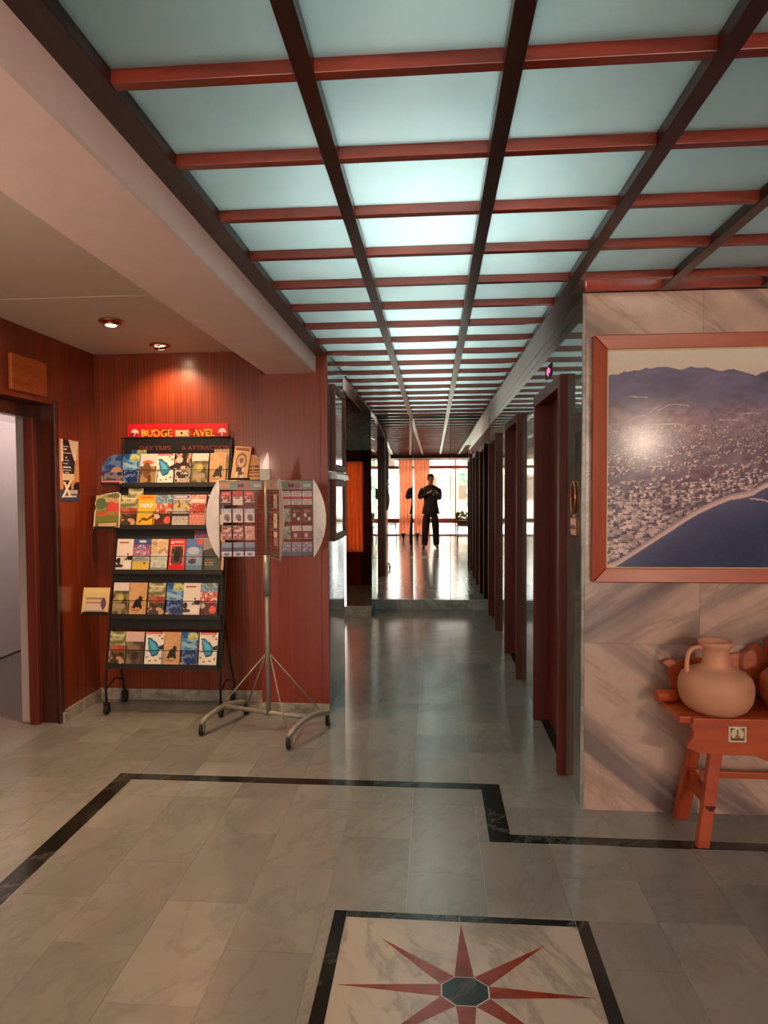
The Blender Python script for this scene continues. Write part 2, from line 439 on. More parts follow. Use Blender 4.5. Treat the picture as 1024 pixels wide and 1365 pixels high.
def cover_mesh(name, cv, W, H, T=.006, mask=None, outline=None):
    """A booklet: paper body T thick with the printed cover on its front (local -Y); origin at the middle of its foot."""
    b = MB()
    if outline is None: b.box(-W / 2, W / 2, 0, T, 0, H, 0)
    else: b.prism([(x * W - W / 2, (1 - y) * H) for x, y in outline], 'y', 0, T, 0)
    w, h = cv.w, cv.h; cols = []
    e = -.0006
    for j in range(h):
        i = 0
        while i < w:
            if mask is not None and not mask[j, i]: i += 1; continue
            k = i + 1
            while k < w and (cv.a[j, k] == cv.a[j, i]).all() and (mask is None or mask[j, k]): k += 1
            x0, x1 = i / w * W - W / 2, k / w * W - W / 2
            z1, z0 = (1 - j / h) * H, (1 - (j + 1) / h) * H
            b.add([(x0, e, z0), (x1, e, z0), (x1, e, z1), (x0, e, z1)], [(0, 1, 2, 3)], 1)
            cols.append(tuple(cv.a[j, i])); i = k
    me = bpy.data.meshes.new(name)
    me.from_pydata(b.v, [], b.f); me.materials.append(M['white_paper']); me.materials.append(M['print'])
    me.polygons.foreach_set('material_index', b.m)
    ca = me.color_attributes.new('print', 'FLOAT_COLOR', 'CORNER')
    arr = np.ones((len(me.loops), 4), np.float32); nb = len(b.f) - len(cols)
    off = sum(len(f) for f in b.f[:nb])
    c = np.array(cols); c = np.where(c <= .04045, c / 12.92, ((c + .055) / 1.055) ** 2.4)
    arr[off:off + 4 * len(cols), :3] = np.repeat(c, 4, axis=0)
    ca.data.foreach_set('color', arr.ravel()); me.update()
    return me

# ================================================================== STRUCTURE
# ------------------------------------------------------------------ floor: slab, tiles, black border, star mosaic
fl = MB(); fl.box(-2.46, 3.1, -4.9, 7.8, -.12, -.0025)
floor = struct('floor', fl, M['grout'], 'polished pale grey marble tile floor with a black border line')
def cut(rect, holes):
    out = [rect]
    for (a0, a1, b0, b1) in holes:
        nxt = []
        for (x0, x1, y0, y1) in out:
            if a1 <= x0 or a0 >= x1 or b1 <= y0 or b0 >= y1: nxt.append((x0, x1, y0, y1)); continue
            if y0 < b0: nxt.append((x0, x1, y0, b0))
            if y1 > b1: nxt.append((x0, x1, b1, y1))
            m0, m1 = max(y0, b0), min(y1, b1)
            if x0 < a0: nxt.append((x0, a0, m0, m1))
            if x1 > a1: nxt.append((a1, x1, m0, m1))
        out = nxt
    return out
BORDER = [(-1.573, -1.488, 1.0, 3.115), (-1.488, .312, 3.053, 3.115), (.222, .312, 2.598, 3.053), (.312, 1.75, 2.598, 2.657)]
MOS = (-.336, .503, 1.47, 2.132)
TW, TH, G = .276, .45, .0005
tile_cache = {}
def flat_piece(name, x0, x1, y0, y1, mat, z=0.0, g=G):
    w, d = round(x1 - x0 - 2 * g, 4), round(y1 - y0 - 2 * g, 4)
    if w < .004 or d < .004: return None
    key = (name, w, d, mat.name)
    if key not in tile_cache: tile_cache[key] = bx(-w / 2, w / 2, -d / 2, d / 2, -.02, 0).mesh(name, mat)
    return link(name, tile_cache[key], floor, ((x0 + x1) / 2, (y0 + y1) / 2, z))
i0 = math.floor((-2.28 + 1.20) / TW) - 1
for i in range(i0, 14):
    X0 = -1.20 + i * TW
    off = 0 if i % 2 else TH / 2
    for j in range(-4, 13):
        Y0 = 2.594 + j * TH + off
        for rx0, rx1, ry0, ry1 in ((-2.30, 1.75, 1.0, 2.891), (-2.30, .66, 2.891, 4.26), (-1.75, .66, 4.26, 7.72)):
            x0, x1, y0, y1 = max(X0, rx0), min(X0 + TW, rx1), max(Y0, ry0), min(Y0 + TH, ry1)
            if x1 - x0 < .006 or y1 - y0 < .006: continue
            for r in cut((x0, x1, y0, y1), BORDER + [MOS]):
                flat_piece('floor_tile', *r, M['floor'], random.uniform(-.00025, .00025))
# the rest of the lobby floor, behind the camera and to the right
for r in ((-2.46, 3.1, -4.9, 1.0), (1.75, 3.1, 1.0, 2.91), (-2.46, -2.30, 1.0, 3.775)):
    flat_piece('floor_slab', *r, M['floor'])
for x0, x1, y0, y1 in BORDER:
    if x1 - x0 > y1 - y0:
        n = max(1, round((x1 - x0) / .6))
        for k in range(n): flat_piece('border_strip', x0 + (x1 - x0) * k / n, x0 + (x1 - x0) * (k + 1) / n, y0, y1, M['black_marble'], .0002)
    else:
        n = max(1, round((y1 - y0) / .42))
        for k in range(n): flat_piece('border_strip', x0, x1, y0 + (y1 - y0) * k / n, y0 + (y1 - y0) * (k + 1) / n, M['black_marble'], .0002)
mx0, mx1, my0, my1 = MOS
bw, bh = .042, .032
flat_piece('mosaic_border', mx0, mx0 + bw, my0, my1 - .3, M['black_marble'])
flat_piece('mosaic_border', mx0, mx0 + bw, my1 - .3, my1, M['black_marble'])
flat_piece('mosaic_border', mx1 - bw, mx1, my0, my1, M['black_marble'])
flat_piece('mosaic_border', mx0 + bw, .082, my1 - bh, my1, M['black_marble'], g=.0016)
flat_piece('mosaic_border', .082, mx1 - bw, my1 - bh, my1, M['black_marble'], g=.0016)
flat_piece('mosaic_border', mx0 + bw, mx1 - bw, my0, my0 + bh, M['black_marble'])
flat_piece('mosaic_field', mx0 + bw, mx1 - bw, my0 + bh, my1 - bh, M['floor_field'])
SX, SY, CXm, CYm = 1.0, .79, .086, 1.803
def star_poly(name, pts, mat, z0=-.004, z1=.0007):
    b = MB(); b.prism([(p[0] * SX, p[1] * SY) for p in pts], 'z', z0, z1)
    return obj(name, b, mat, floor, (CXm, CYm, 0))
ro = .0675 / math.cos(PI / 8)
star_poly('mosaic_octagon', [(ro * .965 * math.cos(PI / 8 + k * PI / 4), ro * .965 * math.sin(PI / 8 + k * PI / 4)) for k in range(8)], M['black_marble'])
star_poly('mosaic_joint', [(ro * 1.0 * math.cos(PI / 8 + k * PI / 4), ro * 1.0 * math.sin(PI / 8 + k * PI / 4)) for k in range(8)], M['white_ink'], -.004, .0004)
for k in range(8):
    a = k * PI / 4; tip = .363 if k % 2 == 0 else .36
    p = [(ro * math.cos(a - PI / 8) * 1.01, ro * math.sin(a - PI / 8) * 1.01), (tip * math.cos(a), tip * math.sin(a)), (ro * math.cos(a + PI / 8) * 1.01, ro * math.sin(a + PI / 8) * 1.01)]
    star_poly('mosaic_ray', p, M['red_marble'])

# annex floor seen through the open doorway
af = bx(-3.75, -2.46, 1.9, 6.3, -.12, -.002)
struct('floor_annex', af, M['carpet'], 'grey carpet beyond the open doorway')

# ------------------------------------------------------------------ ceiling: lattice of beams with frosted panes
ZB = 2.268; ZP = 2.297
ceiling = struct_root('ceiling', 'ceiling of frosted glass panes in a dark red wooden lattice')
def part(name, b, mat, parent, **k): return obj(name, b, mat, parent, **k)
YE0, YE1, YM = -.45, 2.891, 7.70
LONG = [(-.755, -.668, YE0, YM), (-.281, -.240, YE0, YM), (.142, .182, YE0, YM), (.552, .594, YE0, YE1), (.962, 1.004, YE0, YE1), (1.372, 1.414, YE0, YE1), (1.782, 1.824, YE0, YE1), (2.192, 2.234, YE0, YE1), (2.602, 2.644, YE0, YE1)]
for x0, x1, y0, y1 in LONG:
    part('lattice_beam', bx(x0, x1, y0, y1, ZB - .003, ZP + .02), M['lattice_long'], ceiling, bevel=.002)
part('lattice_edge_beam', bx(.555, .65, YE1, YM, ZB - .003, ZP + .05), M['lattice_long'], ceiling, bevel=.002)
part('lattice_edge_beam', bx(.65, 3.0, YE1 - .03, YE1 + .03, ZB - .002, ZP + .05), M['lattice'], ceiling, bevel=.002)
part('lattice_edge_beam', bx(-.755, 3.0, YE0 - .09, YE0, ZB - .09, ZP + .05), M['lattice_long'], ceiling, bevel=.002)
ROWS = [1.336 + .345 * k for k in range(-5, 19)]
for y in ROWS:
    xe = 3.0 if y < YE1 - .1 else .56
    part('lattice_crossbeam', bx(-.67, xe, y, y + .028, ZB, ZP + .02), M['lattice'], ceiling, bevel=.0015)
pane_cache = {}
XS = [-.71, -.26, .162, .573, .983, 1.393, 1.803, 2.213, 2.623, 3.0]
ys = [YE0] + [y + .014 for y in ROWS] + [YM]
for j in range(len(ys) - 1):
    a, b = ys[j], ys[j + 1]
    for i in range(len(XS) - 1):
        if a > YE1 - .2 and i > 2: continue
        x0, x1 = XS[i], XS[i + 1]
        y1 = min(b, YE1) if i > 2 else b
        w, d = round(x1 - x0 - .012, 4), round(y1 - a - .006, 4)
        if d < .02: continue
        if (w, d) not in pane_cache: pane_cache[(w, d)] = bx(-w / 2, w / 2, -d / 2, d / 2, 0, .006).mesh('ceiling_pane', M['pane'])
        link('ceiling_pane', pane_cache[(w, d)], ceiling, ((x0 + x1) / 2, (a + y1) / 2, ZP + random.uniform(0, .0015)))
# light box above the panes, and the roof
lb = MB()
lb.box(-4.0, 3.2, -5.0, 7.95, 2.80, 2.95)
lb.box(-.80, -.757, YE0 - .09, YM + .1, 2.30, 2.80); lb.box(.652, .70, YE1 + .03, YM + .1, 2.32, 2.80)
lb.box(.652, 3.1, YE1 + .031, YE1 + .08, 2.32, 2.80); lb.box(-.76, 3.1, YE0 - .13, YE0 - .091, 2.37, 2.80)
lb.box(-.76, .7, YM + .02, YM + .1, 2.30, 2.80)
struct('ceiling_void', lb, M['plenum'], 'white light box above the frosted panes')
# plain ceilings
cl = MB(); cl.box(-2.46, -1.05, 3.0, 4.35, 2.340, 2.5); cl.box(-2.46, -1.05, -4.8, 3.0, 2.342, 2.5)
struct('ceiling_niche', cl, M['grey_paint'], 'plain grey plaster ceiling over the brochure corner')
struct('ceiling_lobby', bx(-1.05, 3.1, -4.8, YE0 - .09, 2.36, 2.5), M['pink'], 'plain plaster ceiling by the windows')
bmb = MB(); bmb.prism([(-1.055, 2.155), (-.745, 2.155), (-.738, 2.162), (-.738, 2.275), (-.757, 2.275), (-.757, 2.5), (-1.055, 2.5)], 'y', -4.8, 4.078)
struct('beam', bmb, M['pink'], 'pink plastered beam running along the ceiling')

# ------------------------------------------------------------------ left side: wood walls
wb = struct_root('wall_back', 'red brown wood veneer wall behind the brochure rack')
part('backing', bx(-2.46, -1.0, 4.262, 4.36, 0, 2.5), M['dark_wood'], wb)
part('wall_panel', bx(-2.28, -1.7265, 4.25, 4.262, .0, 2.34), M['wall_wood'], wb)
part('wall_panel', bx(-1.725, -1.10, 4.25, 4.262, .0, 2.34), M['wall_wood'], wb)
wlf = struct_root('wall_left', 'dark wood veneer wall with the open doorway')
part('backing', bx(-2.46, -2.292, 3.775, 4.262, 0, 2.5), M['dark_wood'], wlf)
part('backing', bx(-2.46, -2.292, 2.7, 3.775, 1.94, 2.5), M['dark_wood'], wlf)
part('backing', bx(-2.46, -2.292, -4.8, 2.7, 0, 2.5), M['dark_wood'], wlf)
for y0, y1, z0 in ((3.7735, 4.034, 0), (4.0355, 4.25, 0), (2.70, 3.772, 1.94), (1.9, 2.6985, 0), (1.1, 1.8985, 0), (.2, 1.0985, 0), (-.8, .1985, 0), (-2.0, -.8015, 0), (-3.2, -2.0015, 0), (-4.75, -3.2015, 0)):
    part('wall_panel', bx(-2.292, -2.28, y0, y1, z0, 2.352), M['wall_wood'], wlf)
dj = struct_root('trim_1', 'dark wood frame of the open doorway')
part('jamb', bx(-2.455, -2.395, 3.735, 3.775, 0, 1.94), M['door_wood'], dj, bevel=.003)
part('jamb', bx(-2.455, -2.395, 2.70, 2.74, 0, 1.94), M['door_wood'], dj, bevel=.003)
part('head', bx(-2.455, -2.395, 2.74, 3.735, 1.86, 1.94), M['dark_wood'], dj, bevel=.003)
part('casing', bx(-2.285, -2.268, 3.757, 3.80, 0, 1.965), M['dark_wood'], dj, bevel=.003)
pil = struct_root('pillar', 'red brown wood clad pillar beside the corridor')
part('backing', bx(-1.09, -.68, 4.09, 4.775, 0, 2.4), M['dark_wood'], pil)
part('front_panel', bx(-1.105, -.712, 4.075, 4.09, .0, 2.155), M['pillar_wood'], pil)
part('edge_strip', bx(-.7105, -.665, 4.072, 4.09, .0, 2.27), M['pillar_wood'], pil, bevel=.002)
part('side_panel', bx(-1.105, -1.09, 4.09, 4.27, 0, 2.34), M['dark_wood'], pil)
part('top_panel', bx(-.755, -.712, 4.0795, 4.09, 2.155, 2.27), M['pillar_wood'], pil)
# corridor side of the pillar: polished slabs
wcl = struct_root('wall_corridor_left', 'polished stone slabs on the corridor side of the pillar')
for y0, y1 in ((4.091, 4.42), (4.422, 4.775)):
    for z0, z1 in ((0, .742), (.744, 1.488), (1.49, 2.27)):
        part('marble_slab', bx(-.68, -.665, y0, y1, z0, z1), M['green'], wcl)
part('corner_strip', bx(-.69, -.664, 4.776, 4.79, 0, 2.27), M['steel'], wcl)
# skirting
def skirt(name, pieces, label):
    r = struct_root(name, label)
    for p in pieces: part('skirting_tile', bx(*p), M['skirting'], r, bevel=.002)
skirt('baseboard_back', [(-2.28 + .29 * k, min(-2.28 + .29 * (k + 1), -1.105) - .001, 4.238, 4.25, 0, .075) for k in range(4)] + [(-1.12, -1.105, 4.06, 4.25, 0, .06)], 'pale marble skirting under the wood wall')
skirt('baseboard_left', [(-2.28, -2.266, 3.80, 4.02, 0, .07), (-2.28, -2.266, 4.021, 4.24, 0, .07), (-2.30, -2.255, 3.775, 3.80, 0, .062)], 'pale marble skirting beside the doorway')
skirt('baseboard_pillar', [(-1.105, -.89, 4.062, 4.075, 0, .055), (-.889, -.665, 4.062, 4.075, 0, .055)], 'pale marble skirting under the pillar')

# annex room behind the doorway
an = MB(); an.box(-3.85, -3.70, 1.9, 6.3, 0, 2.5); an.box(-3.85, -2.46, 6.2, 6.3, 0, 2.5); an.box(-3.85, -2.46, 1.85, 1.9, 0, 2.5)
an.box(-2.53, -2.46, 3.778, 6.3, 0, 2.5); an.box(-2.53, -2.46, 1.9, 2.698, 0, 2.5); an.box(-2.53, -2.46, 2.698, 3.778, 1.942, 2.5); an.box(-3.85, -2.46, 1.9, 6.3, 2.42, 2.5)
struct('wall_annex', an, M['annex_wall'], 'pale walls of the room beyond the doorway')
wd = struct_root('door_4', 'white panel door in the room beyond the open doorway')
part('leaf', bx(-3.70, -3.665, 4.85, 5.72, .012, 1.965), M['white_paint'], wd, bevel=.003)
part('frame', bx(-3.70, -3.675, 5.722, 5.78, 0, 2.02), M['white_paint'], wd)
part('frame', bx(-3.70, -3.675, 4.79, 5.722, 1.967, 2.02), M['white_paint'], wd)
kb = MB(); kb.lathe([(.0, 0), (.022, .002), (.022, .008), (.009, .012), (.009, .04), (.026, .052), (.026, .07), (.0, .08)], (-3.665, 5.655, .965), 14, axis='x')
part('knob', kb, M['brass'], wd)

# ------------------------------------------------------------------ right side of the corridor: polished slabs and lift doors
wr = struct_root('wall_right', 'polished grey green stone wall with three lift doors')
part('backing', bx(.74, .82, 2.93, 7.8, 0, 2.5), M['dark_wood'], wr)
DOORS = [(3.23, 4.055), (4.86, 5.69), (6.52, 7.37)]
edges = [2.905] + [v for d in DOORS for v in d] + [7.70]
for k in range(0, len(edges), 2):
    y0, y1 = edges[k], edges[k + 1]
    for z0, z1 in ((0, .742), (.744, 1.488), (1.49, 1.979)):
        part('marble_slab', bx(.65, .74, y0 + .0007, y1 - .0007, z0, z1), M['green'], wr)
hy = [2.905, 3.46, 4.1, 4.74, 5.38, 6.02, 6.66, 7.30, 7.70]
for k in range(len(hy) - 1):
    part('marble_slab', bx(.65, .74, hy[k] + .0007, hy[k + 1] - .0007, 1.981, 2.208), M['green'], wr)
    part('marble_slab', bx(.65, .74, hy[k] + .0007, hy[k + 1] - .0007, 2.21, 2.32), M['green'], wr)
for k, (y0, y1) in enumerate(DOORS):
    d = struct_root('door_%d' % (k + 1), 'dark red wood lift door set in the polished corridor wall')
    part('casing', bx(.612, .705, y0, y0 + .05, 0, 1.98), M['door_wood'], d, bevel=.004)
    part('casing', bx(.612, .705, y1 - .05, y1, 0, 1.98), M['door_wood'], d, bevel=.004)
    part('head_casing', bx(.612, .705, y0 + .05, y1 - .05, 1.92, 1.98), M['door_wood'], d, bevel=.004)
    ym = (y0 + y1) / 2
    part('leaf', bx(.70, .73, y0 + .05, ym - .001, .006, 1.92), M['door_wood'], d)
    part('leaf', bx(.70, .73, ym + .001, y1 - .05, .006, 1.92), M['door_wood'], d)
    part('threshold', bx(.655, .74, y0 + .05, y1 - .05, 0, .005), M['black_metal'], d)
# marble wall with the picture
wf = struct_root('wall_front', 'banded pink grey marble slab wall behind the bench')
part('backing', bx(.70, 3.1, 2.921, 3.1, 0, 2.5), M['dark_wood'], wf)
cols = [.66, 1.148, 1.66, 2.17, 2.68, 3.0]
for i in range(5):
    for j, (z0, z1) in enumerate(((0, .7425), (.7437, 1.488), (1.4892, 2.262))):
        part('marble_slab', bx(cols[i] + .0005, cols[i + 1] - .0005, 2.891, 2.921, z0, z1), M['wallA'] if (i * 2 + j) % 2 == 0 else M['wallB'], wf)
struct('trim_2', bx(.645, .6595, 2.887, 2.9045, 0, 2.262), M['skirting'], 'pale marble edge at the corner of the picture wall', bevel=.002)
struct('wall_lobby_right', bx(3.0, 3.1, -4.8, 2.92, 0, 2.5), M['pillar_wood'], 'wood wall on the right of the lobby')

# ------------------------------------------------------------------ corridor end: mirrors on a marble plinth
struct('wall_end', bx(-2.0, .9, 7.79, 7.9, 0, 2.8), M['dark_wood'], 'wall behind the corridor mirrors')
pt = struct_root('trim_3', 'low pale marble plinth below the end mirrors')
for x0, x1, y0 in ((-.69, -.25, 7.655), (-.249, .22, 7.655), (.221, .65, 7.655), (-1.04, -.69, 7.155)):
    part('plinth_stone', bx(x0, x1 - .001, y0, 7.72, 0, .118), M['plinth'], pt, bevel=.002)
em = struct_root('wall_mirror', 'tall mirror panels closing the end of the corridor')
def mpanel(x0, x1, y, z0, z1, mat, ang=0, pivot='r'):
    b = MB(); w = x1 - x0
    b.box(-w if pivot == 'r' else 0, 0 if pivot == 'r' else w, 0, .006, z0, z1)
    return obj('mirror_panel', b, mat, em, (x1 if pivot == 'r' else x0, y, 0), (0, 0, ang))
mpanel(-.688, -.2475, 7.70, .118, 2.268, M['mirror'], R(1.06))
mpanel(-.2445, .1975, 7.70, .118, 2.268, M['mirror'])
mpanel(.2005, .648, 7.70, .118, 2.268, M['mirror'], R(-.12), 'l')
part('seam_strip', bx(-.2485, -.2435, 7.688, 7.706, .118, 2.268), M['black_ink'], em)
part('seam_strip', bx(.1965, .2015, 7.688, 7.706, .118, 2.268), M['black_ink'], em)
# bronze mirror on the projecting pier, and its side
struct('pier', bx(-.975, -.694, 7.21, 7.79, .118, 2.4), M['dark_wood'], 'projecting pier left of the end mirrors')
dm = struct_root('trim_4', 'bronze tinted mirror on the pier left of the end mirrors')
part('mirror_panel', bx(-.975, -.692, 7.2, 7.206, .118, 1.86), M['dark_mirror'], dm)
part('marble_slab', bx(-.975, -.692, 7.2, 7.206, 1.862, 2.40), M['green'], dm)
part('side_mirror', bx(-.694, -.688, 7.2, 7.69, .118, 2.40), M['mirror'], dm)
# recess on the left of the corridor
wre = MB(); wre.box(-1.9, -1.8, 4.27, 7.9, 0, 2.5); wre.box(-1.8, -1.09, 4.775, 4.80, 0, 2.5); wre.box(-1.8, -1.04, 7.25, 7.35, 0, 2.5); wre.box(-1.9, -.757, 4.36, 7.9, 2.42, 2.5)
struct('wall_recess', wre, M['pillar_wood'], 'dark walls of the recess left of the corridor')
w2 = struct_root('bright_strip', 'narrow glowing strip added beside the bronze mirror')  # emissive strip added to imitate a bright vertical streak; no window known here
part('pane', bx(-1.018, -.980, 7.215, 7.222, .118, 2.1), M['strip_glow'], w2)
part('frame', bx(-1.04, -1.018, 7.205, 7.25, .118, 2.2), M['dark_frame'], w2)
w3 = struct_root('glow_pane', 'glowing orange pane added behind a curtain in the recess')  # made-up glowing pane and curtain, giving the orange glimpse in the bronze mirror
part('pane', bx(-1.30, -1.05, 4.80, 4.806, .52, 1.82), M['orange_glow'], w3)
part('frame', bx(-1.33, -1.02, 4.80, 4.815, .48, .52), M['win_frame'], w3)
part('frame', bx(-1.33, -1.02, 4.80, 4.815, 1.82, 1.86), M['win_frame'], w3)

# ------------------------------------------------------------------ window wall behind the camera (seen in the mirrors)
w1 = struct_root('window_1', 'wide bright window wall with red brown rails reflected in the mirror')
YW = -4.75
for n, b in (('transom', (-2.46, 3.1, YW - .05, YW + .03, 2.06, 2.155)), ('rail', (-2.46, 3.1, YW - .05, YW + .03, .386, .526)), ('sill', (-2.46, 3.1, YW - .06, YW + .04, 0, .04)), ('head', (-2.46, 3.1, YW - .05, YW + .03, 2.335, 2.5))):
    part(n, bx(*b), M['win_frame'], w1, bevel=.004)
for x, w, m in ((-1.0, .09, 'win_frame'), (.624, .028, 'dark_frame'), (1.62, .09, 'win_frame'), (2.7, .09, 'win_frame'), (-2.2, .12, 'win_frame')):
    part('mullion', bx(x - w / 2, x + w / 2, YW - .045, YW + .025, .04, 2.335), M[m], w1)
xs = [-2.14, -1.045, .61, 1.575, 2.655, 3.0]
for i in range(5):
    for z0, z1 in ((.04, .386), (.526, 2.06), (2.155, 2.335)):
        part('pane', bx(xs[i] + (.0 if i == 0 else .028 if i == 2 else .09 if i > 2 else .09), xs[i + 1], YW - .012, YW - .008, z0, z1), M['glass'], w1)
# outside
struct('ground_terrace', bx(-30, 30, -45, -4.81, -.2, -.05), M['terrace'], 'pale paved terrace outside the windows')
# ================================================================== OBJECTS
# ------------------------------------------------------------------ recessed spotlights in the niche ceiling
def spotlight(x, y, z, label, power, tilt=(0, 0), lit=True, bulb_r=.037):
    t = thing('ceiling_spotlight', label, 'spotlight', (x, y, z), 0, 'recessed spotlights in the niche ceiling')
    rim = MB(); rim.lathe([(.040, -.002), (.062, -.004), (.064, -.010), (.058, -.014), (.042, -.012), (.040, -.002)], seg=24)
    obj('rim', rim, M['brass'], t)
    cup = MB(); cup.lathe([(.041, -.010), (.036, -.028), (.032, -.030), (.030, -.006), (.0, -.005)], seg=20)
    obj('cup', cup, M['brass'], t, rot=(tilt[0], tilt[1], 0))
    bl = MB(); bl.lathe([(.0, -.034), (bulb_r * .7, -.031), (bulb_r, -.016), (bulb_r * .8, -.006)], seg=16)
    obj('bulb', bl, M['bulb'], t, rot=(tilt[0], tilt[1], 0))
    l = bpy.data.lights.new('spot_light', 'SPOT'); l.energy = power; l.color = WARM; l.spot_size = R(125); l.spot_blend = .8; l.shadow_soft_size = .03
    lo = link('spot_light', l, t, (0, 0, -.05), (tilt[0], tilt[1], 0))
    return t
spotlight(-1.728, 3.406, 2.340, 'lit round recessed spotlight nearer the doorway, glowing warm white', 60)
spotlight(-1.714, 4.0, 2.340, 'copper rimmed recessed spotlight close to the wood wall above the rack', 24, (R(20), 0))
spotlight(-1.73, 2.3, 2.352, 'recessed spotlight in the niche ceiling in front of the doorway', 50)
spotlight(-1.73, 1.0, 2.352, 'recessed spotlight in the niche ceiling nearest the photographer', 50)

spotlight(-1.35, 6.1, 2.42, 'unseen spotlight added to brighten the side recess', 40)  # no lamp known here; added so the dark recess gets some light
# floor lamps of the lobby, beside the photographer
def floor_lamp(x, y, h, label, power):
    t = thing('floor_lamp', label, 'lamp', (x, y, 0), 0, 'floor lamps of the lobby')
    b = MB(); b.lathe([(.0, 0), (.14, 0), (.14, .015), (.03, .03), (.0, .03)], seg=28); obj('base', b, M['brass'], t)
    b = MB(); b.tube([(0, 0, .02), (0, 0, h - .06)], .011, 10); obj('pole', b, M['brass'], t)
    b = MB(); b.lathe([(.02, h - .09), (.07, h - .075), (.12, h - .04), (.15, h + .01), (.146, h + .01), (.115, h - .034), (.066, h - .068), (.0, h - .075)], seg=28); obj('lamp_shade', b, M['shade'], t)
    b = MB(); b.lathe([(.0, h + .02), (.03, h + .01), (.034, h - .02), (.02, h - .05), (.0, h - .06)], seg=14); obj('bulb', b, M['bulb'], t)
    l = bpy.data.lights.new('floor_lamp_light', 'POINT'); l.energy = power; l.color = (1.0, .78, .60); l.shadow_soft_size = .06
    link('floor_lamp_light', l, t, (0, 0, h + .09))
floor_lamp(2.58, -2.5, 1.90, 'brass floor lamp right of the photographer', 190)
floor_lamp(-1.95, .75, 1.62, 'brass floor lamp left of the photographer', 36)

# ------------------------------------------------------------------ brochure covers
DW, DH = .106, .200
cw, chh = 22, 42
def c_shark():
    c = Canvas(cw, chh, (30, 78, 140)); c.blotch(0, 0, 1, .6, [(34, 84, 150), (70, 132, 186), (120, 170, 205)], 3, 4, 8)
    c.ell(.72, .14, .34, .13, (196, 196, 90)); c.blotch(.5, .04, 1, .24, [(190, 190, 84), (110, 160, 150), (214, 206, 120)], 5, 7, 14)
    c.poly([(0, .28), (.9, .42), (1, .5), (.5, .48), (0, .42)], (150, 186, 210)); c.blotch(0, .55, 1, 1, [(20, 44, 96), (30, 60, 120), (110, 130, 170)], 9, 9, 14)
    return c.rect(0, .94, .2, 1, (200, 180, 90))
def c_wood():
    c = Canvas(cw, chh, (226, 212, 206)); c.blotch(0, .42, 1, 1, [(90, 62, 40), (132, 98, 60), (168, 138, 92)], 12, 5, 9)
    return c.ell(.45, .3, .32, .08, (208, 110, 70)).ell(.4, .55, .26, .26, (120, 84, 56))
def c_butterfly():
    c = Canvas(cw, chh, (236, 232, 222)); c.rect(.05, 0, .9, .08, (206, 54, 50)).rect(.1, .025, .8, .05, (236, 180, 170))
    c.poly([(.1, .2), (.3, .2), (.62, .34), (.82, .52), (.68, .72), (.4, .78), (.22, .6)], (32, 52, 70))
    c.poly([(.14, .22), (.3, .23), (.58, .36), (.76, .52), (.62, .68), (.42, .74), (.26, .58)], (54, 148, 190)); c.poly([(.2, .28), (.3, .28), (.55, .42), (.66, .54), (.4, .56)], (96, 186, 214))
    c.poly([(.76, .45), (1, .38), (1, .55), (.8, .54)], (40, 40, 38))
    for x, y, k in ((.1, .78, 0), (.3, .9, 1), (.6, .88, 0), (.85, .82, 1), (.14, .6, 1), (.9, .2, 1), (.75, .12, 0)):
        c.ell(x, y, .07, .03, ((120, 140, 60), (200, 90, 60))[k])
    return c
def c_dark():
    c = Canvas(cw, chh, (46, 34, 30)); c.blotch(0, 0, 1, .55, [(34, 26, 24), (60, 44, 38), (52, 38, 32), (190, 150, 120)], 21, 5, 8)
    c.ell(.3, .22, .2, .11, (220, 200, 180)).blotch(0, .5, 1, 1, [(180, 166, 150), (120, 104, 92), (220, 212, 200), (60, 50, 46)], 22, 6, 12)
    return c.rect(.4, .42, .7, .56, (224, 180, 150))
def c_olive(top=(226, 216, 206)):
    c = Canvas(cw, chh, (120, 110, 70)); c.blotch(0, .2, 1, 1, [(86, 78, 50), (126, 114, 72), (160, 148, 104)], 31, 4, 7)
    return c.rect(0, 0, 1, .27, top).ell(.5, .5, .2, .12, (196, 180, 90)).ell(.5, .75, .35, .09, (170, 150, 120))
def c_olive2():
    c = Canvas(cw, chh, (110, 92, 70)); c.blotch(0, .28, 1, 1, [(84, 66, 50), (112, 92, 68), (140, 118, 88)], 36, 4, 6)
    c.rect(0, 0, 1, .3, (220, 186, 178)); c.ell(.55, .75, .34, .18, (92, 74, 58)).ell(.55, .76, .2, .12, (60, 48, 40)); return c
def c_gorilla():
    c = Canvas(cw, chh, (206, 158, 108)); c.blotch(0, 0, 1, 1, [(204, 156, 106), (212, 166, 118)], 41, 3, 5)
    c.ell(.52, .66, .2, .14, (40, 32, 28)).ell(.66, .52, .12, .1, (44, 36, 32)).poly([(.2, .8), (.34, .6), (.44, .72), (.36, .84)], (40, 32, 28)).poly([(.6, .7), (.74, .6), (.76, .84), (.62, .84)], (40, 32, 28))
    return c.rect(.2, .85, .7, .875, (150, 110, 80)).rect(.25, .89, .6, .91, (150, 110, 80))
def c_collage():
    c = Canvas(cw, chh, (140, 136, 92)); c.blotch(0, 0, 1, .42, [(110, 112, 70), (150, 148, 104), (190, 184, 140)], 51, 4, 12)
    c.rect(.1, .1, .9, .15, (214, 208, 180)).blotch(0, .42, 1, .62, [(170, 60, 50), (130, 120, 70), (190, 90, 70)], 52, 6, 16).blotch(0, .62, 1, 1, [(70, 58, 44), (120, 84, 60), (196, 160, 130)], 53, 5, 12)
    return c
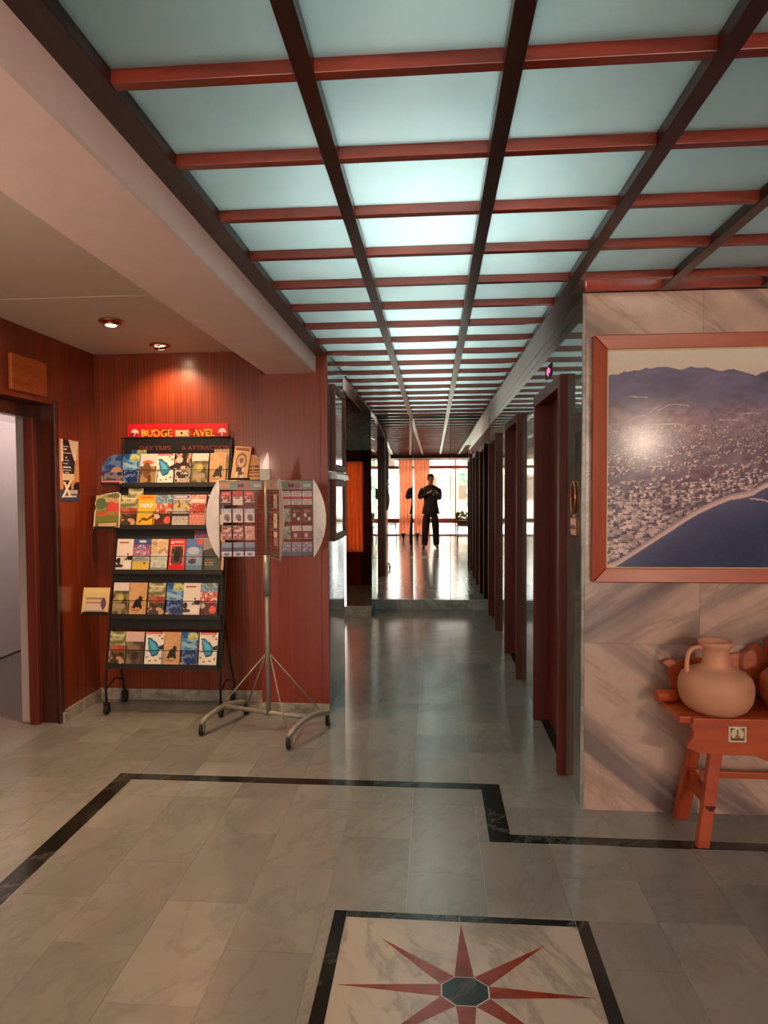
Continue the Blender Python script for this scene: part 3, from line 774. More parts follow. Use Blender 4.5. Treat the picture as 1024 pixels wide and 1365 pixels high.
def c_map():
    c = Canvas(cw, chh, (236, 176, 54)); c.rect(0, .0, 1, .16, (238, 158, 44)); c.rect(.12, .05, .88, .12, (220, 110, 40))
    c.rect(0, .55, 1, .64, (196, 180, 80)).poly([(.1, .9), (.3, .76), (.6, .78), (.95, .64), (1, .7), (.6, .86), (.3, .84), (.12, .95)], (90, 66, 30)); return c
def c_bluered():
    c = Canvas(cw, chh, (120, 140, 160)); c.blotch(0, 0, 1, .3, [(90, 130, 170), (150, 176, 196), (110, 130, 120)], 61, 5, 10)
    c.blotch(0, .28, 1, .62, [(190, 60, 44), (220, 120, 90), (150, 80, 70), (220, 190, 170)], 62, 6, 14).rect(0, .62, 1, 1, (90, 40, 34)).blotch(0, .62, 1, 1, [(84, 36, 32), (110, 50, 42), (60, 50, 40)], 63, 4, 9)
    return c.ell(.76, .84, .2, .12, (224, 90, 80)).ell(.12, .72, .2, .08, (214, 190, 180))
def c_grey():
    c = Canvas(cw, chh, (196, 190, 184)); c.rect(.05, .03, .95, .12, (84, 74, 130)).rect(.1, .05, .8, .09, (220, 214, 220)); c.blotch(0, .16, 1, .6, [(150, 150, 150), (110, 104, 100), (206, 176, 80), (170, 166, 160)], 71, 5, 10)
    c.rect(0, .62, 1, .72, (60, 50, 48)); return c.lines(.1, .74, .9, .96, 4, (140, 130, 124), 1, 3)
def c_pinkred():
    c = Canvas(cw, chh, (206, 150, 140)); c.blotch(0, 0, 1, .3, [(200, 110, 100), (222, 180, 168), (190, 130, 120)], 81, 7, 14).rect(.1, .14, .9, .26, (236, 214, 204))
    c.blotch(0, .32, 1, .62, [(170, 56, 46), (200, 96, 80), (130, 60, 56), (222, 190, 180)], 82, 6, 16).lines(.04, .64, .96, 1, 4, (212, 100, 84), 1, 4); return c
def c_bw():
    c = Canvas(cw, chh, (60, 56, 54)); c.blotch(0, 0, 1, .6, [(50, 46, 44), (76, 72, 70), (96, 92, 88)], 91, 4, 8).rect(0, 0, .7, .05, (214, 208, 200))
    c.poly([(.0, .35), (.6, .55), (.2, .62)], (226, 222, 216)).ell(.3, .58, .2, .05, (230, 226, 222)); return c.rect(0, .66, 1, 1, (222, 214, 204))
def c_whiteblack():
    c = Canvas(cw, chh, (224, 214, 202)); c.rect(.15, .09, .75, .15, (150, 84, 66)); c.ell(.7, .5, .08, .04, (170, 70, 60))
    c.ell(.85, .62, .2, .08, (34, 30, 30)).ell(.15, .72, .14, .1, (40, 34, 32)).ell(.2, .88, .24, .06, (60, 52, 48)).poly([(.45, .7), (.6, .62), (.7, .68)], (30, 28, 28)); return c.ell(.7, .86, .22, .1, (238, 230, 220))
def c_carnival():
    c = Canvas(cw, chh, (90, 110, 160)); c.rect(.0, 0, 1, .2, (60, 84, 150)).rect(.3, .05, .75, .12, (220, 220, 226)); c.blotch(0, .18, 1, .56, [(190, 90, 110), (120, 130, 170), (214, 190, 196), (150, 80, 120)], 101, 6, 14)
    c.blotch(0, .56, 1, .74, [(150, 156, 150), (190, 190, 180)], 102, 4, 10); return c.rect(0, .74, 1, 1, (220, 186, 90)).ell(.7, .79, .06, .03, (60, 60, 60))
def c_cat():
    c = Canvas(cw, chh, (206, 186, 158)); c.blotch(0, 0, 1, .5, [(204, 176, 140), (224, 208, 186), (180, 150, 116)], 111, 4, 7); c.ell(.6, .2, .24, .14, (214, 180, 130)).ell(.25, .16, .12, .1, (190, 150, 110))
    return c.blotch(0, .5, 1, 1, [(196, 200, 190), (210, 214, 206), (176, 180, 168)], 112, 4, 7).rect(0, .93, 1, 1, (140, 150, 140))
def c_redframe():
    c = Canvas(cw, chh, (200, 36, 40)); c.rect(.08, .0, .94, .2, (214, 60, 60)).rect(.3, .08, .85, .12, (240, 200, 196)).ell(.18, .12, .09, .05, (236, 210, 206))
    c.rect(.1, .22, .9, .86, (206, 176, 150)).blotch(.12, .24, .88, .78, [(90, 50, 36), (60, 36, 28), (130, 84, 56)], 121, 5, 10).ell(.5, .55, .18, .2, (30, 26, 24)); return c.rect(.2, .78, .85, .86, (214, 50, 44)).rect(.3, .8, .7, .84, (60, 26, 24))
def c_lightblue():
    c = Canvas(cw, chh, (120, 146, 186)); c.rect(0, 0, 1, .3, (90, 120, 176)).poly([(.6, .02), (1, .0), (1, .2), (.7, .2)], (216, 90, 90)); c.ell(.45, .38, .36, .12, (176, 190, 206)).rect(0, .5, 1, .8, (140, 160, 186))
    c.ell(.45, .62, .3, .05, (40, 44, 56)).ell(.4, .74, .26, .07, (60, 66, 76)).lines(.2, .56, .8, .68, 2, (220, 220, 226), 1, 6); return c.rect(0, .85, 1, 1, (90, 130, 150))
def c_darkgrey():
    c = Canvas(cw, chh, (70, 76, 70)); c.rect(0, 0, 1, .4, (150, 140, 132)); c.poly([(0, .38), (.5, .3), (1, .4), (1, .55), (0, .5)], (60, 52, 46)); c.rect(0, .56, 1, 1, (52, 74, 64)); return c.lines(.15, .66, .7, .9, 3, (170, 120, 96), 1, 7)
def c_purple():
    c = Canvas(cw, chh, (74, 66, 118)); c.blotch(0, 0, 1, .4, [(66, 60, 116), (90, 80, 130), (150, 70, 80)], 131, 4, 8); return c.rect(0, .2, .9, .3, (150, 160, 190))
def c_pinkplain():
    return Canvas(cw, chh, (222, 168, 148)).rect(0, .3, 1, .34, (190, 120, 100))
def c_sepia():
    c = Canvas(cw, chh, (226, 192, 150)); return c.lines(.1, .1, .9, .5, 6, (170, 130, 96), .6, 8)
COVERS = {k[2:]: v for k, v in list(globals().items()) if k.startswith('c_') and callable(v)}
cov_mesh = {}
def cover(kind):
    if kind not in cov_mesh:
        r = random.Random(kind); cov_mesh[kind] = cover_mesh('brochure', COVERS[kind](), DW, DH, .006)
    return cov_mesh[kind]
NICE = {'shark': 'blue underwater brochure with a yellow patch', 'wood': 'brown and white brochure', 'butterfly': 'white brochure with a blue butterfly wing', 'dark': 'dark brochure with pale collage figures', 'olive': 'olive brochure with a blank pale top', 'olive2': 'brown brochure with a pink blank top',
        'gorilla': 'tan brochure with a black ape silhouette', 'collage': 'green and brown collage brochure', 'map': 'yellow map brochure', 'bluered': 'blue and red photo brochure', 'grey': 'grey brochure with a purple title band', 'pinkred': 'pink and red striped brochure', 'bw': 'black and white brochure',
        'whiteblack': 'white brochure with black animals at its foot', 'carnival': 'blue and pink brochure with a yellow foot', 'cat': 'beige brochure with a tan animal', 'redframe': 'red bordered brochure with a dark figure', 'lightblue': 'light blue brochure with a red corner', 'darkgrey': 'grey and dark green brochure',
        'purple': 'purple brochure', 'pinkplain': 'plain pink brochure', 'sepia': 'sepia brochure'}
ORD = ['first', 'second', 'third', 'fourth', 'fifth', 'sixth']
TIERS = [  # z of the foot, y of the foot, left px, right px, name, items (px range, cover)
    (1.473, 4.172, 164, 303, 'top', [(163, 184, 'shark'), (186, 208, 'wood'), (208, 231, 'butterfly'), (232, 254, 'dark'), (255, 277, 'olive'), (279, 301, 'gorilla')]),
    (1.198, 4.100, 157, 298, 'second', [(158, 181, 'collage'), (182, 205, 'map'), (205, 228, 'bluered'), (229, 251, 'grey'), (251, 273, 'pinkred'), (275, 297, 'bw')]),
    (.913, 4.040, 152, 297, 'middle', [(153, 175, 'whiteblack'), (176, 199, 'carnival'), (200, 223, 'cat'), (225, 247, 'redframe'), (248, 270, 'lightblue'), (271, 294, 'darkgrey')]),
    (.635, 3.985, 148, 295, 'fourth', [(149, 170, 'olive'), (171, 195, 'gorilla'), (197, 220, 'collage'), (222, 245, 'shark'), (245, 268, 'whiteblack'), (268, 291, 'bluered')]),
    (.330, 3.930, 143, 289, 'bottom', [(143, 164, 'collage'), (164, 191, 'olive2'), (191, 217, 'butterfly'), (217, 239, 'gorilla'), (240, 262, 'shark'), (263, 289, 'butterfly')])]
XL, XR = -2.06, -1.352
LEAN = R(-12.7)
rack = thing('brochure_rack', 'tall black metal brochure rack on wheels with five tiers against the wood wall', 'rack', (-1.70, 4.05, 0))
def rpart(name, b, m=None, parent=None, **k):
    o = obj(name, b, m or M['black_metal'], parent or rack, **k)
    if parent is None: o.location = (1.70, -4.05, 0)
    return o
def slope_y(z): return 3.930 + (z - .330) * (4.172 - 3.930) / (1.473 - .330)
def lean_pt(x, y0, z0, d, h):    # point h up the leaning back from the tier foot (y0, z0), d towards the viewer
    return (x, y0 + h * math.sin(-LEAN) - d * math.cos(LEAN), z0 + h * math.cos(LEAN) + d * math.sin(LEAN))
for zi, yi, a, b_, nm, items in TIERS:
    Mx = Matrix.Translation((0, yi, zi)) @ Matrix.Rotation(LEAN, 4, 'X')
    b = MB(); b.box(XL - .01, XR + .01, .026, .029, -.09 if nm != 'bottom' else -.02, .205, M=Mx); rpart('back_panel', b)
    b = MB(); b.box(XL - .01, XR + .01, -.006, .029, -.006, -.001, M=Mx); rpart('tray', b)
    b = MB(); b.box(XL - .01, XR + .01, -.010, -.006, -.030, .000, M=Mx); rpart('tray_lip', b)
    b = MB(); b.tube([Mx @ Vector((XL - .01, .02, .085)), Mx @ Vector((XL - .01, -.010, .085)), Mx @ Vector((XR + .01, -.010, .085)), Mx @ Vector((XR + .01, .02, .085))], .0022, 6)
    rpart('retaining_wire', b)
    b = MB()
    for k in range(7):
        x = XL + (XR - XL) * k / 6
        b.tube([Mx @ Vector((x, -.009, 0)), Mx @ Vector((x, -.009, .09))], .0018, 5)
    o = rpart('pocket_dividers', b); o['kind'] = 'stuff'
    for k, (p0, p1, kind) in enumerate(items):
        x = XL + ((p0 + p1) / 2 - a) / (b_ - a) * (XR - XL)
        o = link('brochure', cover(kind), None, Mx @ Vector((x, random.uniform(.001, .006), .0005)), (LEAN, 0, 0))
        wpx = (p1 - p0) / (b_ - a) * (XR - XL); o.scale = (min(wpx / DW, 1.12), 1, 1)
        tag(o, NICE[kind] + ', %s in the %s rack row' % (ORD[k], nm), 'brochure', 'brochures in the black rack')
# a second layer of taller leaflets behind
for ti, p0, p1, kind, up in ((0, 171, 192, 'shark', .056), (0, 283, 303, 'sepia', .06), (1, 165, 187, 'collage', .05), (2, 257, 277, 'purple', .058), (2, 279, 297, 'pinkplain', .05)):
    zi, yi, a, b_, nm, items = TIERS[ti]
    Mx = Matrix.Translation((0, yi, zi)) @ Matrix.Rotation(LEAN, 4, 'X')
    x = XL + ((p0 + p1) / 2 - a) / (b_ - a) * (XR - XL)
    o = link('brochure', cover(kind), None, Mx @ Vector((x, .017, .0005)), (LEAN, 0, 0)); o.scale = (.95, 1, (DH + up) / DH)
    tag(o, NICE[kind] + ' standing taller behind the others, %s row' % nm, 'brochure', 'brochures in the black rack')
# frame, legs and wheels
for s, x in ((-1, XL - .018), (1, XR + .018)):
    b = MB(); b.tube([(x, 3.945, .07), (x, 3.935, .20), (x, slope_y(.33) + .03, .33), (x, slope_y(1.0) + .03, 1.0), (x, slope_y(1.47) + .03, 1.47), (x, 4.238, 1.76)], .008, 8); rpart('upright', b)
    b = MB(); b.tube([(x, 4.19, .07), (x + s * .012, 4.19, .14), (x, 4.14, .30), (x, 4.07, .50), (x, slope_y(.62) + .03, .62)], .007, 8); rpart('rear_leg', b)
    b = MB(); b.tube([(x, 3.94, .16), (x, 4.06, .20), (x, 4.18, .16)], .005, 6); rpart('side_brace', b)
    for y in (3.945, 4.19):
        b = MB(); b.box(x - .016, x + .016, y - .014, y + .014, .045, .075)
        w = rpart('caster', b)
        b = MB(); b.lathe([(.0, -.012), (.026, -.012), (.029, -.006), (.029, .006), (.026, .012), (.0, .012)], (x, y, .029), 16, axis='x'); obj('wheel', b, M['rubber'], w)
# header plate with lettering, the red sign and the wrought scrolls
b = MB(); b.box(XL - .01, XR + .03, 4.2390, 4.2430, 1.64, 1.77); hp = rpart('header_plate', b)
text('lettering', 'DAY TRIPS', .040, M['dull_red'], hp, (-1.86, 4.2375, 1.705), ext=.0008, bold=.0004, sx=1.15)
text('lettering', '& ATTRACTIONS', .040, M['dull_red'], hp, (-1.50, 4.2375, 1.705), ext=.0008, bold=.0004, sx=1.15)
b = MB(); b.box(-2.052, -1.362, 4.2440, 4.2500, 1.765, 1.868); sg = rpart('red_sign_board', b, M['red_sign'])
text('lettering', 'BUDGE', .066, M['yellow'], sg, (-1.850, 4.2415, 1.804), ext=.0012, bold=.0009, sx=1.0)
text('lettering', 'AVEL', .066, M['yellow'], sg, (-1.525, 4.2415, 1.804), ext=.0012, bold=.0009, sx=1.0)
obj('sticker', bx(-1.722, -1.622, 4.2415, 4.2440, 1.785, 1.825), M['cream'], sg)
b = MB(); b.prism([(-1.678 + .009 * math.cos(k * PI / 3), 1.806 + .008 * math.sin(k * PI / 3)) for k in range(6)], 'y', 4.2405, 4.2416); obj('sticker_dot', b, M['black_ink'], sg)
for px_ in (-2.005, -1.405):
    b = MB(); b.prism([(px_ - .004, 1.772), (px_ + .004, 1.772), (px_ + .008, 1.815), (px_ + .001, 1.815)], 'y', 4.2410, 4.2440)
    for a_ in (10, 50, 95, 140, 175, -20, 205):
        ca, sa = math.cos(R(a_)), math.sin(R(a_)); L = .03
        c0 = Vector((px_ + .004, 1.816)); t_ = c0 + Vector((ca * L, sa * L * .75 - .004)); n_ = Vector((-sa, ca)) * .006; m_ = c0 + Vector((ca * L * .5, sa * L * .5 + .003))
        b.prism([tuple(c0), tuple(m_ - n_), tuple(t_), tuple(m_ + n_)], 'y', 4.2410, 4.2440)
    obj('palm_tree', b, M['white_ink'], sg)
for s, cx_ in ((1, -1.777), (-1, -1.600)):
    pts = []
    hook = -2.012 if s > 0 else -1.330
    for k in range(9):
        a_ = PI * 1.05 - k * PI * 1.2 / 8
        pts.append((hook + .016 * math.cos(a_) * -s * -1, 4.2330, 1.792 + .016 * math.sin(a_)))
    if s < 0: pts = pts
    pts = pts[::-1]
    x_start = pts[-1][0]
    pts += [(hook + s * .05, 4.2330, 1.775), (hook + s * .10, 4.2330, 1.79), (cx_ - s * .02, 4.2330, 1.838)]
    for k in range(15):
        a_ = PI * .62 - k * PI * 2.3 / 14; r_ = .030 - .0009 * k
        pts.append((cx_ + s * r_ * math.cos(a_), 4.2330, 1.806 + r_ * math.sin(a_)))
    b = MB(); b.tube(pts, .0022, 6); rpart('scroll', b)
b = MB(); b.tube([(XL - .018, 4.20, 1.772), (XR + .018, 4.20, 1.772)], .005, 6); rpart('top_rail', b)

# leaflets of other shapes in the wire side pockets
def leaflet(name_label, cv, W, H, loc, mask=None, outline=None, rot=(LEAN, 0, 0), holder=None):
    o = link('brochure', cover_mesh('leaflet', cv, W, H, .004, mask, outline), None, loc, rot)
    tag(o, name_label, 'brochure', 'leaflets in the side pockets of the rack')
    if holder:
        b = MB(); b.box(holder[0], holder[1], loc[1] - .006, loc[1] + .012, loc[2] - .007, loc[2] - .001); b.box(holder[0], holder[1], loc[1] - .009, loc[1] - .006, loc[2] - .007, loc[2] + .012)
        b.tube([(holder[2], loc[1] + .01, loc[2] - .004), (holder[2], slope_y(loc[2]) + .03, loc[2] - .004)], .003, 6)
        rpart('side_pocket', b)
    return o
def shape(cv, f): return f(cv.X, cv.Y)
c = Canvas(30, 42, (30, 60, 110)); c.blotch(0, 0, 1, .55, [(30, 64, 120), (52, 92, 146), (90, 120, 160)], 3, 4, 7).ell(.7, .55, .26, .13, (170, 130, 110)).blotch(0, .6, 1, .86, [(26, 36, 60), (60, 60, 80), (120, 110, 120)], 5, 6, 12).rect(.05, .87, 1, .97, (206, 120, 110))
ol = [(.03, .98), (.0, .5), (.08, .28), (.25, .1), (.5, .01), (.75, .0), (1, .06), (1, 1)]
leaflet('rounded dark blue leaflet at the left of the top row', c, .142, .200, (-2.118, 4.134, 1.466), shape(c, lambda X, Y: (((X - .72) / .74) ** 2 + ((Y - .55) / .56) ** 2 < 1) | ((Y > .5) & (X > .02))), ol, holder=(-2.18, -2.06, -2.09))
c = Canvas(36, 50, (120, 120, 70)); c.blotch(0, 0, 1, .5, [(96, 104, 64), (140, 140, 92), (180, 170, 120)], 7, 5, 9).ell(.26, .3, .2, .16, (88, 104, 70)).ell(.62, .2, .08, .07, (190, 140, 110)).poly([(.45, .5), (.6, .25), (.95, .3), (1, .6), (.6, .62)], (196, 70, 66)).ell(.85, .25, .08, .07, (200, 130, 110)).blotch(.1, .55, 1, .66, [(206, 60, 50), (140, 130, 70)], 8, 8, 30).rect(0, .68, 1, .82, (110, 120, 56)).rect(0, .82, 1, 1, (110, 96, 60)).rect(.2, .86, .9, .97, (196, 170, 120))
ol = [(.0, 1), (.02, .5), (.08, .42), (.02, .3), (.06, .14), (.2, .06), (.5, .02), (.9, .0), (1, .05), (1, 1)]
leaflet('green and red leaflet with a scalloped left edge at the second row', c, .175, .235, (-2.120, 4.063, 1.18), shape(c, lambda X, Y: (X > .05) & (Y > .07 - .06 * X) & (X < .985)), ol, rot=(LEAN, R(-3), 0), holder=(-2.20, -2.06, -2.09))
c = Canvas(30, 26, (222, 196, 132)); c.rect(.08, .08, .92, .2, (226, 204, 150)).rect(.12, .38, .8, .48, (150, 130, 140)).rect(.12, .55, .7, .6, (176, 140, 130)).rect(.12, .66, .7, .88, (206, 190, 186)).ell(.8, .62, .1, .22, (110, 70, 100)).rect(.1, .9, .9, .96, (160, 130, 110))
leaflet('square beige leaflet with a purple figure at the fourth row', c, .175, .165, (-2.152, 3.955, .642), None, None, holder=(-2.23, -2.06, -2.09))
c = Canvas(24, 48, (226, 178, 132)); c.rect(.1, .05, .9, .13, (150, 90, 70)).ell(.5, .45, .34, .26, (150, 110, 84)).ell(.5, .45, .24, .18, (214, 176, 140)).ell(.5, .42, .13, .08, (140, 90, 76)).blotch(.25, .62, .75, 1, [(70, 60, 50), (190, 150, 120), (230, 210, 190)], 9, 6, 10)
leaflet('tall tan leaflet with a round portrait right of the top row', c, .108, .225, (-1.266, 4.155, 1.490), None, None, rot=(LEAN, R(5), 0), holder=(-1.334, -1.19, -1.315))
c = Canvas(26, 40, (206, 152, 106)); c.rect(.08, .78, .92, .82, (130, 80, 60)).rect(.1, .66, .9, .7, (130, 80, 60))
ol = [(0, 1), (0, .06), (.3, .0), (.6, .03), (.92, .14), (.95, .2), (.85, .26), (.98, .32), (1, 1)]
tn = leaflet('tan leaflet with a curved top and black lettering right of the rack', c, .108, .182, (-1.178, 4.163, 1.478), shape(c, lambda X, Y: (Y > .03) & (Y > .3 * X * X - .05) & (X < .96) & (X > .02)), ol, holder=(-1.24, -1.12, -1.24))
text('lettering', 'CITY BEER', .018, M['black_ink'], tn, (.008, -.0016, .100), ext=.0004, bold=.0005)
text('lettering', 'BAR CREW', .018, M['black_ink'], tn, (.008, -.0016, .076), ext=.0004, bold=.0005)
mp = [o for o in COL.objects if o.name.startswith('brochure') and o.get('label', '').startswith('yellow map')][0]
text('lettering', 'MAP', .042, M['white_ink'], mp, (0, -.0016, .128), ext=.0004, bold=.001)

# ------------------------------------------------------------------ spinner stand with cards
SP = (-.977, 3.74)
spin = thing('card_spinner', 'grey metal card spinner on a wheeled base in front of the wood pillar', 'display stand', (SP[0], SP[1], 0))
def spart(name, b, m, parent=None, **k): return obj(name, b, m, parent or spin, **k)
feet = [(-1.346, 3.637), (-1.189, 4.0), (-.640, 3.838), (-.797, 3.475)]
fl_ = [Vector((x - SP[0], y - SP[1], 0)) for x, y in feet]
def arm_curve(a, b, ztip=.075, zmid=.115):
    pts = []
    for k in range(9):
        t = k / 8; p = a.lerp(b, t); pts.append((p.x, p.y, ztip + (zmid - ztip) * math.sin(PI * t)))
    return pts
for a_, b_2 in ((fl_[0], fl_[1]), (fl_[3], fl_[2])):
    b = MB(); b.tube(arm_curve(a_, b_2), .016, 10); spart('base_arm', b, M['steel'])
mL = (fl_[0] + fl_[1]) / 2; mR = (fl_[3] + fl_[2]) / 2
b = MB(); b.tube([(mL.x, mL.y, .112), (0, 0, .105), (mR.x, mR.y, .112)], .014, 8); spart('crossbar', b, M['steel'])
for k, f in enumerate(fl_):
    b = MB(); b.tube([(f.x, f.y, .082), (f.x, f.y, .062)], .010, 8); b.box(f.x - .016, f.x - .012, f.y - .014, f.y + .02, .02, .066); b.box(f.x + .012, f.x + .016, f.y - .014, f.y + .02, .02, .066)
    c_ = spart('caster', b, M['steel'])
    b = MB(); b.lathe([(.0, -.011), (.026, -.011), (.030, -.006), (.030, .006), (.026, .011), (.0, .011)], (f.x, f.y, .030), 16, axis='x'); obj('wheel', b, M['rubber'], c_)
    b = MB(); q = f * .86; b.tube([(q.x, q.y, .10), (0.012 * (1 if q.x > 0 else -1), 0, .455)], .0045, 6); spart('brace', b, M['steel'])
b = MB(); b.tube([(0, 0, .09), (0, 0, .95)], .0145, 12); spart('pole', b, M['steel'])
b = MB(); b.tube([(0, 0, .80), (0, 0, 1.04)], .021, 12); spart('collar', b, M['steel'])
b = MB(); b.tube([(0, 0, 1.04), (0, 0, 1.50)], .012, 12); spart('upper_pole', b, M['steel'])
b = MB(); b.box(-.035, .028, -.012, .012, 1.475, 1.545); spart('head_block', b, M['steel'], bevel=.004)
b = MB(); b.prism([(-.024, 1.54), (.02, 1.54), (.020, 1.60), (.014, 1.64), (.008, 1.635), (-.012, 1.59)], 'y', -.004, .004); spart('finial', b, M['plate'])
def strip_cv(seed):
    c = Canvas(48, 9, (150, 140, 132)); c.rect(0, .2, .3, .8, (196, 140, 100)).rect(.25, .2, .4, .85, (120, 150, 130)).rect(.42, .15, .7, .85, (170, 110, 110)).rect(.7, .2, 1, .85, (130, 140, 140)).ell(.46, .5, .03, .2, (40, 40, 44)).ell(.53, .5, .03, .2, (40, 40, 44)); return c.rect(.8, .3, .95, .7, (190, 186, 176))
def wing(ang, s, strip=True):
    """s = +1 / -1: which way along the local x axis the wing runs from the pole."""
    rot = (0, 0, ang)
    b = MB()
    b.tube([(s * .02, 0, 1.035), (s * .272, 0, 1.035)], .004, 6); b.tube([(s * .02, 0, 1.475), (s * .272, 0, 1.475)], .005, 6); b.tube([(s * .272, 0, 1.03), (s * .272, 0, 1.478)], .005, 6)
    w = spart('wing_frame', b, M['wire'], rot=rot)
    b = MB()
    for z in (1.415, 1.395, 1.335, 1.315, 1.295, 1.235, 1.215, 1.195, 1.135, 1.115, 1.095, 1.055):
        b.tube([(s * .02, .004, z), (s * .27, .004, z)], .0015, 5)
    for x in (.06, .13, .20): b.tube([(s * x, .007, 1.035), (s * x, .007, 1.475)], .0015, 5)
    g = obj('grid_wires', b, M['wire'], w); g['kind'] = 'stuff'
    hp_ = link('header_strip', cover_mesh('header_strip', strip_cv(1), .25, .048, .004), w, (s * .145, -.008, 1.424))
    pts = [(s * .274, 1.022)] + [(s * (.274 + .075 * math.sin(PI * k / 14) ** .8), 1.022 + .462 * k / 14) for k in range(1, 14)] + [(s * .274, 1.484)]
    b = MB(); b.prism(pts, 'y', -.004, .003); p = spart('end_plate', b, M['plate'], rot=rot)
    return w, p
def card_cv(kind):
    c = Canvas(14, 20, (222, 206, 202))
    if kind == 'pinkred': c.rect(0, 0, 1, .35, (196, 60, 64)).rect(.15, .12, .85, .25, (226, 140, 140)).blotch(0, .35, 1, .75, [(170, 60, 60), (220, 170, 166), (120, 50, 46)], 3, 4, 6).rect(0, .8, 1, 1, (90, 40, 38))
    if kind == 'pinkwhite': c.rect(0, 0, 1, .4, (206, 76, 84)).rect(.2, .35, .7, .55, (170, 120, 116)).rect(0, .55, 1, 1, (226, 206, 198))
    if kind == 'bike': c.rect(0, 0, 1, .3, (184, 180, 206)).ell(.55, .62, .28, .24, (110, 100, 116)).ell(.65, .8, .2, .12, (130, 60, 66)).rect(.3, .1, .7, .2, (206, 206, 226))
    if kind == 'rose': c.blotch(0, 0, 1, 1, [(150, 80, 76), (196, 130, 124), (120, 60, 60), (220, 180, 172)], 5, 4, 6)
    if kind == 'roselight': c.blotch(0, 0, 1, 1, [(206, 150, 142), (222, 182, 174), (190, 130, 124)], 6, 4, 5)
    if kind == 'blue': c.rect(0, 0, 1, .35, (140, 146, 180)).rect(0, .35, 1, .65, (84, 86, 116)).rect(0, .68, 1, 1, (206, 206, 220)).ell(.5, .84, .28, .1, (120, 124, 150))
    if kind == 'label': c.rect(.1, .1, .9, .17, (120, 84, 84)).rect(.15, .24, .85, .3, (120, 84, 84)).rect(0, .42, 1, .58, (196, 60, 66)).rect(.1, .7, .9, .76, (140, 90, 90)).rect(.2, .84, .8, .89, (140, 90, 90))
    if kind == 'greygreen': c.blotch(0, 0, 1, 1, [(150, 150, 136), (180, 176, 160), (110, 110, 100)], 7, 4, 7).rect(.2, .08, .8, .2, (206, 200, 186))
    if kind == 'dots': c.rect(0, 0, 1, 1, (120, 48, 40)).ell(.3, .5, .16, .16, (224, 190, 176)).ell(.72, .76, .16, .12, (232, 214, 204)).ell(.6, .2, .2, .12, (170, 110, 96)).ell(.28, .2, .1, .08, (206, 160, 150))
    if kind == 'redwhite': c.rect(0, 0, 1, .38, (224, 196, 192)).rect(0, .4, 1, 1, (130, 60, 58)).ell(.4, .7, .2, .14, (220, 180, 176)).rect(.1, .88, .9, .95, (200, 140, 136))
    if kind == 'violet': c.blotch(0, 0, 1, .7, [(150, 140, 160), (190, 180, 196), (120, 104, 130)], 8, 5, 8).rect(0, .72, 1, 1, (96, 100, 124))
    if kind == 'cream': c.rect(0, 0, 1, 1, (206, 190, 160)).ell(.6, .5, .14, .2, (120, 100, 80)).rect(.1, .08, .9, .18, (170, 150, 120))
    return c
DESC = {'pinkred': 'red topped souvenir card', 'pinkwhite': 'pink and white souvenir card', 'bike': 'lilac souvenir card with a dark motif', 'rose': 'dark rose souvenir card', 'roselight': 'pale rose souvenir card', 'blue': 'blue grey souvenir card', 'label': 'white card with a red band', 'greygreen': 'grey green souvenir card', 'dots': 'brown card with pale spots', 'redwhite': 'white topped brown card', 'violet': 'violet grey souvenir card', 'cream': 'cream souvenir card'}
card_mesh = {}
def card(kind, ang, x, z, label, group):
    if kind not in card_mesh: card_mesh[kind] = cover_mesh('souvenir_card', card_cv(kind), .057, .080, .003)
    m = Matrix.Translation((SP[0], SP[1], 0)) @ Matrix.Rotation(ang, 4, 'Z')
    p = m @ Vector((x, -.011, z - .04))
    o = link('souvenir_card', card_mesh[kind], None, p, (0, 0, ang + random.uniform(-.02, .02)))
    tag(o, label, 'card', group)
    b = MB(); b.tube([(0, .012, .083), (0, -.004, .080), (0, -.008, .072)], .0022, 5)
    link('hook', b.mesh('hook', M['wire']), o) if kind + 'h' in card_mesh else None
WA = R(8)
wing(WA, 1); wing(WA, -1); wing(R(-60), 1)
rowz = (1.375, 1.274, 1.172, 1.076)
Lk = [('pinkred', 'pinkwhite', 'pinkred'), ('bike', 'bike', 'bike'), ('rose', 'rose', 'roselight'), ('blue', 'blue', 'blue')]
Rk = [('label', 'label', 'label'), ('greygreen', 'dots', 'dots'), ('greygreen', 'redwhite', 'redwhite'), ('violet', 'violet', 'violet')]
rown = ('top', 'second', 'third', 'bottom'); coln = ('left', 'middle', 'right')
for j in range(4):
    for i in range(3):
        card(Lk[j][i], WA, (-.230, -.163, -.096)[i], rowz[j], '%s, %s column, %s row, left spinner wing' % (DESC[Lk[j][i]], coln[i], rown[j]), 'cards on the left wing of the spinner')
        card(Rk[j][i], WA, (.113, .176, .239)[i], rowz[j], '%s, %s column, %s row, right spinner wing' % (DESC[Rk[j][i]], coln[i], rown[j]), 'cards on the right wing of the spinner')
for z, kind, lb_ in ((1.36, 'greygreen', 'upper card on the front wing of the spinner'), (1.25, 'cream', 'cream card halfway up the front wing of the spinner'), (1.15, 'redwhite', 'lowest card on the front wing of the spinner, red and white')):
    card(kind, R(-60), .22, z, lb_, 'cards on the front wing of the spinner')
wp = [o for o in COL.objects if o.name.startswith('end_plate')][0]
text('lettering', 'Sur', .055, M['steel'], wp, (.312, -.0046, 1.16), rot=(R(90), R(-90), 0), ext=.0006, bold=.0006)

